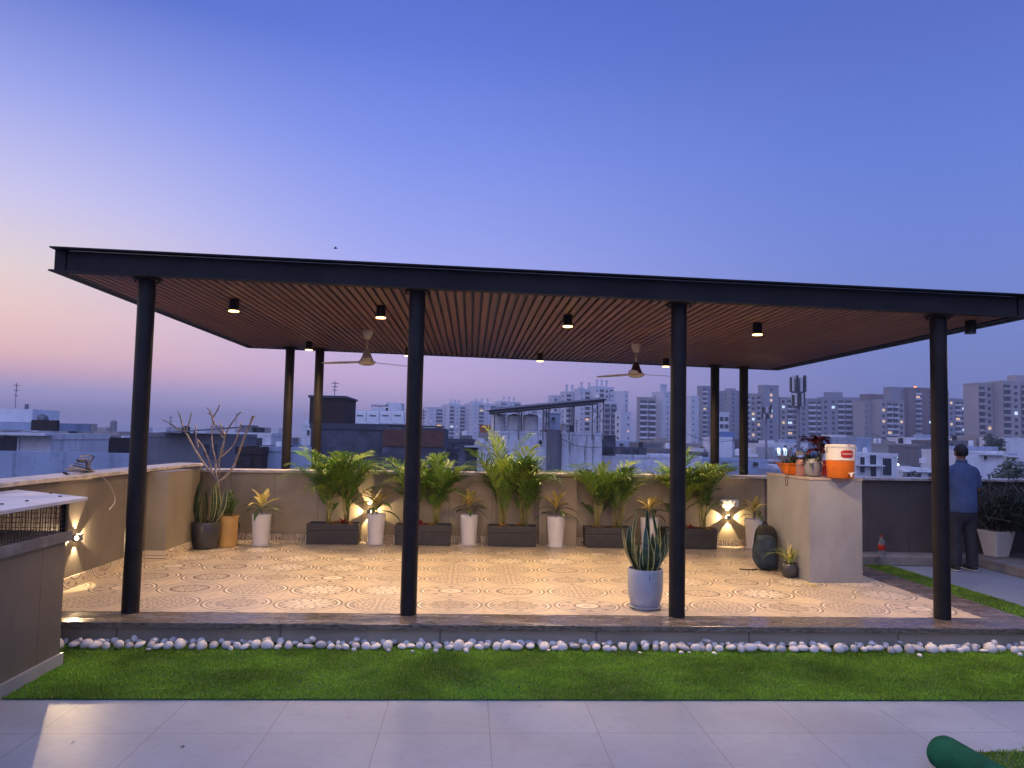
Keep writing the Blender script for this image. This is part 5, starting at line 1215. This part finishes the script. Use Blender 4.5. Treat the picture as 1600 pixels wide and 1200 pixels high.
a = at(750,705,56); t_ = thing('satellite_dish', 'pale satellite dish on the annex left of the weathered building', 'satellite dish', (a.x,56,a.z)); m = MB(); m.tube([(0,0,-.2),(0,0,.5)], .03, 6); m.build('mast', MT['galv'], t_); m = MB(); m.lathe([(0,-.08),(.25,-.06),(.45,.02),(.48,.06)], seg=16); o = m.build('dish', MT['antenna'], t_, smooth=True); o.location = (0,-.08,.55); o.rotation_euler = (R(65),0,R(-30))
# white building with four roof tanks, far behind the dark wall
h = house('pale building with a row of four square roof tanks left of the second column',552,632,664,112,10,'c_blue',sub=((580,606,637,648,4,4,'c_white'),(603,627,629,648,4,5,'c_white')))
a = at(580,633,116); b = at(606,631,116); m = MB(); m.box(a.x,b.x,116,119,a.z-.1,a.z+.12); [m.box(q-.08,q+.08,116.1,116.3,a.z-1.2,a.z-.1) for q in (a.x+.1,(a.x+b.x)/2)]; o = m.build('roof_frame', MT['antenna'], h); o.location = -Vector(h.location)
LT = ['leftmost','second','third','rightmost']
for i, px in enumerate((553,573,593,612)):
    a, b = at(px,643,112.5), at(px+19,663,112.5); t_ = thing('roof_tank', 'boxy white roof tank, %s of the four in a row left of the second column' % LT[i], 'water tank', ((a.x+b.x)/2,112.5,b.z), 0, 'four boxy roof tanks'); w = (b.x-a.x)/2; hh = a.z-b.z
    MB().box(-w,w,0,2,0,hh).build('body', MT['tank'], t_, bevel=.12); MB().box(-w*.9,w*.9,.1,1.9,hh+.002,hh+.14).build('lid', MT['tank'], t_); MB().box(-w*.5,w*.5,-.03,-.002,hh*.62,hh*.72).build('lettering_band', MT['win'], t_)
m = MB()
# weathered white building with the solar canopy
h = house('weathered white building with black streaks carrying tanks and the solar canopy',767,856,674,60,8,'c_weather',wins=((842,688,847,694),),par=.2,name='weathered_building',cat='building')
cx = h.location.x; a, b = at(855,671,59.6), at(879,740,59.6); m = MB(); w = b.x-a.x; pts = [(a.x-cx,-.3)]+[(a.x-cx+w*.55+w*.45*math.sin(q), -.3+1.3*(1-math.cos(q))) for q in [i*PI/12 for i in range(7)]]+[(b.x-cx,6),(a.x-cx,6)]
m.prism(pts, 0, a.z-GZ); m.build('corner_bay', MT['c_grey'], h)
house('right wing of the weathered white building with a thin cable across it',878,941,676,60.5,8,'c_weather',par=.2,name='weathered_building',cat='building')
cp = [at(px,py,60.3) for px,py in ((878,686),(890,692),(905,697),(925,699),(940,698))]; o = MB().tube(catmull([p-Vector((0,.2,0)) for p in cp],4), .025, 5).build('sagging_cable', MT['cable_dark']); tag(o, 'thin cable sagging across the right wing of the weathered building', 'cable')
for i, (a_, b_) in enumerate(((768,790),(793,815),(818,842))): tank('%s of three big white roof tanks under the solar canopy' % ['left','middle','right'][i], a_, b_, 646, 673, 61, group='white roof tanks under the solar canopy')
house('small rooftop cabin behind the tanks under the solar canopy',856,876,645,66,3,'c_blue',pyb=675,par=.1,wins=((862,652,867,656),),name='rooftop_cabin',cat='cabin')
tank('small white roof tank right of the rooftop cabin', 876, 887, 661, 674, 62.5)
tank('small black roof tank under the solar canopy', 889, 898, 664, 675, 62.5, 'tank_black')
sc_ = thing('solar_canopy', 'long tilted solar panel canopy on thin steel posts above the weathered building', 'solar canopy', (at(855,640,59).x,59,at(855,674,60).z)); o0 = Vector(sc_.location)
def bar4(m, a, b, y0, y1, th):
    m.add([(a.x,y0,a.z),(b.x,y0,b.z),(b.x,y1,b.z+.3),(a.x,y1,a.z+.3)]+[(a.x,y0,a.z+th),(b.x,y0,b.z+th),(b.x,y1,b.z+.3+th),(a.x,y1,a.z+.3+th)], [(3,2,1,0),(4,5,6,7),(0,1,5,4),(1,2,6,5),(2,3,7,6),(3,0,4,7)])
m = MB(); bar4(m, at(761,643,58.5), at(948,625,58.5), 58.5, 63.5, .10); o = m.build('panels', MT['solar'], sc_); o.location = -o0
m = MB(); bar4(m, at(766,645.5,58.7), at(945,629,58.7), 58.7, 58.9, .12); bar4(m, at(766,645.5,58.7), at(945,629,58.7), 62.5, 62.7, .12); o = m.build('purlins', MT['galv'], sc_); o.location = -o0
for px, y in ((773,59),(811,59),(815,62.4),(849,59),(854,61),(858,62.4),(890,59),(894,62.4),(897,62.6),(926,59),(934,62.4),(943,59)):
    tp_ = at(px,643-(px-761)*.096+2,y); b = at(px,676,y); o = MB().tube([(tp_.x,y,b.z-.6),(tp_.x,y,tp_.z)], .055, 6).build('post', MT['galv'], sc_); o.location = -o0
m = MB()
for (p0,p1) in (((850,672),(858,640)),((858,672),(850,640)),((927,660),(942,638)),((942,660),(927,638)),((927,645),(935,634))): m.tube([at(*p0,59.05),at(*p1,59.05)], .03, 5)
o = m.build('bracing', MT['galv'], sc_); o.location = -o0
house('dark open-sided rooftop shed right of the weathered building',939,962,680,66,5,'c_dark',pyb=712,par=.1,wins=((942,698,958,708,'opening'),),name='rooftop_shed',cat='shed')
a = [at(957,682,66),at(970,708,66)]; house('dark lean-to sheds beside a rail behind the white terrace wall',970,1010,699,78,4,'c_dark',pyb=715,par=.1,wins=((973,702,985,709,'opening'),(988,702,998,709,'opening')),name='rooftop_shed',cat='shed')
house('long stained white terrace wall behind the palms left of the third column',939,1096,711,72,9,'c_weather',par=.3,name='terrace_wall_building',cat='building')
house('grey cement house with two small windows below the beige balcony tower',1004,1034,692,110,9,'c_grey',wins=((1009,699,1013,704),(1020,700,1025,708)))
house('tan house roof below the white towers beside the third column',1018,1050,688,150,10,'c_tan',sub=((1028,1044,684,688,1,4,'c_tan'),))
house('dark blue-grey house left of the third column',1028,1052,701,95,8,'c_grey',wins=((1036,708,1042,712),))
house('pinkish low house right of the third column',1070,1112,693,170,10,'c_tan',wins=((1078,698,1083,702),(1094,698,1099,702)))
house('low hazy terrace houses behind the third rear column',1068,1126,706,120,10,'c_grey',wins=((1080,711,1086,716),(1098,711,1104,716)),sub=((1086,1100,700,706,1,4,'c_white'),))
house('white cube house with a flat front between the right rear columns',1123,1144,683,115,8,'c_white',sub=((1127,1148,675,683,1,3,'tin'),))
h = house('long pale building under the right rear columns',1096,1200,717,100,9,'c_blue',wins=((1108,722,1116,728),(1128,722,1136,728),(1176,722,1184,728)))
tank('white roof tank lying left of the last rear column',1150,1158,701,712,101); tank('white roof tank right of the last rear column',1166,1174,700,712,101)
house('dark flat house right of the last rear column',1168,1192,688,180,9,'c_dark')
h = house('house with blue-white lit shop front behind the counter plants',1208,1240,699,150,9,'c_blue',wins=((1214,703,1219,712,'win_cool'),(1224,703,1229,712,'win_cool')))
for px in (1217,1227):
    a = at(px,702,149.6); o = MB().box(-.22,.22,-.1,.1,-.16,.16).build('shop_lamp', MT['led'], h); o.location = (a.x-h.location.x,-.3,a.z-GZ)
house('cluster house with stepped white parapets behind the orange trough',1192,1216,693,160,9,'c_white',wins=((1198,700,1203,705),),sub=((1196,1210,688,693,1,4,'c_white'),))
house('low white house with a roof stair below the telecom mast',1216,1262,692,190,9,'c_white',wins=((1224,696,1229,699),(1240,696,1246,699)),sub=((1226,1244,686,692,1,4,'c_blue'),))
house('blue-roofed workshop behind the red-leaved plant',1300,1334,684,130,9,'tin',par=.2,sub=((1299,1322,679,684,-.2,4,'c_white'),))
for px, w_ in ((1327,'left'),(1333,'right')): tank('%s of a pair of small white tanks beside the blue-roofed workshop' % w_, px-3, px+3, 690, 697, 128)
house('pale blue stair block right of the drink cooler',1338,1361,683,100,7,'c_blue')
house('broad pale building with a blank wall right of the drink cooler',1358,1434,693,125,10,'c_tan',wins=((1418,700,1426,712),),sub=((1380,1400,689,693,1,4,'c_tan'),))
tank('white roof tank standing before the broad blank building',1366,1371,685,694,126); tank('second white roof tank in front of the beige tower, right of its twin',1373,1378,685,694,126)
house('white unfinished house with open window bays just right of the drink cooler',1338,1402,708,70,8,'c_white',wins=((1343,714,1350,738,'opening'),(1358,711,1368,725,'opening'),(1359,729,1368,744,'opening'),(1378,716,1392,742,'opening')),slab=((1338,726,1376,728.5,.8),))
for px,py,kd,lab in ((1400,714,'green_lamp','tiny greenish street lamp glowing right of the unfinished house'),(1396,724,'led','bright white street lamp, left of two below the broad blank building'),(1402,726,'led','bright white street lamp, right of two below the broad blank building')):
    a = at(px,py,88); t_ = thing('street_lamp', lab, 'street lamp', (a.x,88,GZ)); m = MB(); m.tube([(0,0,0),(0,0,a.z-GZ+.2)], [.09,.06], 6); m.build('pole', MT['galv'], t_); m = MB(); blob(m, (0,-.12,a.z-GZ), .14, .14, .12, 2, wob=0, nu=10, nv=6); m.build('lamp', MT[kd], t_, smooth=True)
house('long flat-roofed building with white roof rails behind the fourth column',1416,1480,684,210,10,'c_white',sub=((1440,1472,679,684,1,4,'c_blue'),))
tank('white roof tank low before the fourth column',1440,1450,716,724,60); 
house('grey blue house beside the fourth column',1434,1462,696,110,8,'c_grey',wins=((1442,702,1448,710),))
house('mauve flat-roofed house right of the fourth column',1474,1514,688,120,9,'c_grey',wins=((1484,694,1489,700),),sub=((1478,1484,682,688,1,2,'c_white'),))
house('white house with stepped terraces beyond the person',1504,1568,704,85,8,'c_white',wins=((1536,712,1541,718),),sub=((1512,1560,697,704,2,4,'c_blue'),),slab=((1530,709,1568,711.5,.8),))
house('pale yellow low house below the big beige tower',1524,1550,683,190,9,'c_tan',sub=((1528,1540,679,683,1,4,'c_tan'),))
house('white flat house at the right edge below the big beige tower',1568,1620,684,180,9,'c_white')
# crowded small houses below the towers, nearer ones lower
rr = random.Random(91)
for i in range(44):
    D = 205-i*3.0; right = i % 5 != 0; px = rr.uniform(1062,1610) if right else rr.uniform(90,480); w = rr.uniform(14,36)*(1+ (200-D)/220); py = 738-(D-70)*.27+rr.uniform(-4,4)
    if 1290 < px+w/2 < 1340 or 1338 < px+w and px < 1402 and D < 90: continue
    mt_ = rr.choice(['c_white','c_blue','c_grey','c_white','c_tan','c_weather']); ws = []; n = rr.randint(1,4)
    for k in range(n): x_ = px+w*(k+.5)/n; ws.append((x_-w*.10/n-1.2, py+4.5, x_+w*.10/n+1.2, py+4.5+rr.uniform(3,6)))
    sb_ = ((px+w*rr.uniform(.05,.4), px+w*rr.uniform(.6,.95), py-rr.uniform(3,7), py, 1.0, 3, rr.choice(['c_white','c_blue','c_grey'])),) if rr.random() < .6 else ()
    house('small flat-roofed house in the crowd of roofs below the towers', px, px+w, py, D, 7, mt_, par=.25, group='crowded small houses below the towers', wins=ws, sub=sb_, slab=((px-1,py+2.2,px+w+1,py+3.0,.5),) if rr.random() < .4 else ())
# distant low skyline, seen only as a hazy fringe
k = 0
rr = random.Random(77)
for i in range(34):
    px = -40+i*50+rr.uniform(-14,14); D = rr.uniform(170,300); w = rr.uniform(22,44); py = 689+rr.uniform(-4,9)+(px-735)*.012
    house('small hazy flat-roofed house in the far low fringe of the city', px, px+w, py, D, 12, rr.choice(['c_white','c_grey','c_tan','c_blue']), par=.6, name='distant_house', group='far low houses in the haze', wins=((px+w*.2,py+4,px+w*.35,py+8),(px+w*.6,py+4,px+w*.75,py+8)))
rr = random.Random(78)
for i in range(16):
    px = -30+i*30+rr.uniform(-8,8); D = rr.uniform(380,700); w = rr.uniform(14,30); py = 677+rr.uniform(-4,3)+(px-735)*.02
    house('faint pale block on the hazy left horizon', px, px+w, py, D, 14, rr.choice(['c_white','c_tan']), par=.8, name='distant_block', group='faint blocks on the left horizon')
# roof clutter
for px, py, D, hh, lab in ((16,637,48,1.6,'thin antenna pole at the left on the white house roof'),(262,677,64,1.5,'thin antenna pole at the left end of the dark house behind the bare shrub'),(366,676,90,2.4,'antenna pole on the pale house behind the bare shrub'),(520,621,39,.9,'short pole on top of the brick stair tower'),(660,664,38,.8,'short pole on the brick building right of the second column'),(720,680,72,1.6,'antenna pole on the slate house below the left towers'),(902,676,61,1.1,'vent pipe on the right wing of the weathered building'),(1088,705,121,3.0,'antenna pole on the low houses behind the third rear column'),(1306,679,131,3.2,'antenna pole on the blue-roofed workshop'),(1388,689,126,3.0,'antenna pole on the broad blank building'),(1545,697,86,2.2,'antenna pole on the stepped white house beyond the person')):
    a = at(px,py,D); t_ = thing('antenna_pole', lab, 'antenna', (a.x,D+.5,a.z-.3)); MB().tube([(0,0,0),(0,0,hh+.3)], .022, 5).build('pole', MT['galv'], t_); m = MB()
    for q in (.55,.75,.95): m.box(-.2*q,.2*q,-.012,.012,hh*q+.2,hh*q+.24)
    m.box(-.02,.02,-.02,.02,hh*.7+.2,hh+.2); m.build('crossbar', MT['galv'], t_)
for px0, px1, py0, py1, D, mt_, lab in ((104,116,671,684,61,'tank_black','black roof tank on the dark brick house at the left'),(138,148,680,690,122,'tank','white roof tank on the hazy flat-roofed house left of the first column'),(282,294,665,677,64,'tank_black','black roof tank beside the tilted canopy behind the bare shrub'),(430,440,690,698,38,'tank','small white tank on the blue-grey building between the left rear columns'),(543,551,653,663,40,'tank_black','black roof tank between the brick stair tower and the four boxy tanks'),(722,731,673,681,73,'tank','white roof tank on the slate house'),(998,1006,690,699,80,'tank_black','black tank on the lean-to sheds left of the third column'),(1040,1048,692,701,96,'tank','white tank on the dark house left of the third column'),(1100,1108,697,706,122,'tank_black','black tank on the low terrace houses behind the third rear column'),(1350,1357,699,708,71,'tank','white tank on the unfinished house right of the drink cooler'),(1406,1413,684,693,127,'tank_black','black tank on the right end of the broad blank building'),(1516,1523,688,697,88,'tank','white tank on the stepped white house beyond the person'),(1490,1497,680,688,122,'tank_black','black tank on the mauve house right of the fourth column')): tank(lab, px0, px1, py0, py1, D, mt_)
for i, q in enumerate((((0,668),(60,676),(120,678)),((1052,668),(1110,690),(1170,684)),((1360,676),(1420,700),(1478,690)))):
    m = MB().tube(catmull([at(a_,b_,60+20*i) for a_,b_ in q],8), .03, 4); tag(m.build('overhead_cable', MT['cable_dark']), ['thin overhead cable above the roofs at the far left','thin overhead cable crossing behind the two right rear columns','thin overhead cable above the roofs left of the fourth column'][i], 'cable')
# telecom masts
def mast(label, px, pyt, pyh, D, r, ant, crown):
    a = at(px,pyt,D); z = a.z-GZ; t_ = thing('telecom_mast', label, 'telecom mast', (a.x,D,GZ)); m = MB(); m.lathe([(r*1.35,0),(r,z*.5),(r*.8,z-.2)], seg=14); m.build('pole', MT['galv'], t_, smooth=True)
    zb = at(px,pyh,D).z-GZ; n = 0
    ring = MB(); ring.tube([(0,0,zb),(0,0,z)], .10, 8)
    for q in (.12,.5,.9):
        zz = zb+(z-zb)*q
        ring.tube([(crown*math.cos(i*PI/6),crown*math.sin(i*PI/6),zz) for i in range(13)], .05, 5); [ring.tube([(0,0,zz),(crown*math.cos(i*PI/3),crown*math.sin(i*PI/3),zz)], .045, 5) for i in range(6)]
    ring.build('headframe', MT['galv'], t_)
    rr = random.Random(px)
    for i in range(ant):
        q = i*2*PI/(ant/2)+(.3 if i >= ant/2 else 0); hi = i < ant/2; zz = zb+(z-zb)*(.52 if hi else .03); L = (z-zb)*(.52 if hi else .42)*rr.uniform(.85,1.05)
        rad = crown*(1.08 if hi else .86); o = MB().box(-.19,.19,-.12,.12,0,L).build('antenna', MT['antenna' if i % 2 else 'cable_dark'], t_); o.location = (rad*math.cos(q),rad*math.sin(q),zz); o.rotation_euler = (0,0,q+PI/2)
    return t_
mast('tall telecom mast crowned with two tiers of antennas, right of the rear columns', 1247, 590, 636, 115, .33, 24, 1.08)
mast('shorter thin telecom mast with a small antenna crown left of the tall one', 1197, 636, 655, 140, .24, 14, .85)
# trees
def tree(label, base, h, rx, ry, seed, n=900, leaf=.16, mt='tree_leaf', trunk=.35):
    rr = random.Random(seed); t_ = thing('tree', label, 'tree', base); m = MB(); m.tube(catmull([(0,0,0),(.1,0,h*trunk*.6),(0,.05,h*trunk)],4), [h*.03*(1-.03*i) for i in range(9)], 7)
    cl = []
    for i in range(16):
        a = rr.uniform(0,6.28); e = rr.uniform(-.2,1.3); d = rr.uniform(.35,.95); c = Vector((math.cos(a)*math.cos(e)*rx*d, math.sin(a)*math.cos(e)*ry*d, h*(trunk+.1)+math.sin(e)*h*(.80-trunk)*d)); cl.append((c, rr.uniform(.22,.42)*min(rx,ry)))
        m.tube([(0,0,h*trunk*.9),Vector((0,0,h*trunk*.95)).lerp(c,.5)+Vector((0,0,.1)),c], [h*.014,h*.009,h*.004], 5)
    m.build('trunk', MT['bark'], t_, smooth=True); lf = MB()
    for i in range(n):
        c, r = rr.choice(cl); d = Vector((rr.gauss(0,1),rr.gauss(0,1),rr.gauss(0,.8))); d = d.normalized()*r*rr.uniform(.4,1.15); p = c+d
        u = Vector((rr.gauss(0,1),rr.gauss(0,1),rr.gauss(0,1))).normalized(); v = u.orthogonal().normalized(); s = leaf*rr.uniform(.6,1.3)
        lf.add([p-u*s, p+v*s*.45, p+u*s, p-v*s*.45], [(0,1,2,3)])
    lf.build('crown', MT[mt], t_); return t_
def tree_at(label, px, pyt, D, h, rx, ry, seed, **k): a = at(px,pyt,D); return tree(label, (a.x,D,a.z-h*.92), h, rx, ry, seed, **k)
tree_at('low rounded brown-green bush behind the right parapet, left of the fourth column',1430,730,26,4.5,1.15,1.2,1,n=2600,leaf=.07)
tree_at('dark tree rising at the right edge behind the person',1592,690,24,6.5,1.5,1.6,2,n=2600,leaf=.10)
tree_at('dark green tree beyond the square white pot at the right',1556,722,19,5,.95,1.0,3,n=2000,leaf=.08)
tree_at('hazy dark tree between the tall towers and the low houses behind the red-leaved plant',1268,696,140,9,4,4,4,n=900,leaf=.5)
tree_at('hazy tree low behind the fourth column',1468,706,95,8,2.6,3,5,n=900,leaf=.35)
tree_at('dark tree among the low houses below the rounded balconies',1552,676,170,12,3.4,3,6,n=900,leaf=.55)
tree_at('scrubby tree on the left skyline between the houses',126,668,260,14,5,4,7,n=800,leaf=.7)

# ================================================================== HAZE
hz = MB().box(-2600,2600,-1600,2700,-14.5,62).build('haze', []); hz['kind'] = 'stuff'; hz['label'] = 'thin dusk haze over the city'
m = bpy.data.materials.new('dusk haze'); m.use_nodes = True; t = m.node_tree; t.nodes.clear(); pv = t.nodes.new('ShaderNodeVolumePrincipled'); out = t.nodes.new('ShaderNodeOutputMaterial')
pv.inputs['Color'].default_value = (.78,.78,.86,1); pv.inputs['Density'].default_value = .00065; pv.inputs['Anisotropy'].default_value = .15
t.links.new(pv.outputs[0], out.inputs['Volume']); hz.data.materials.append(m)
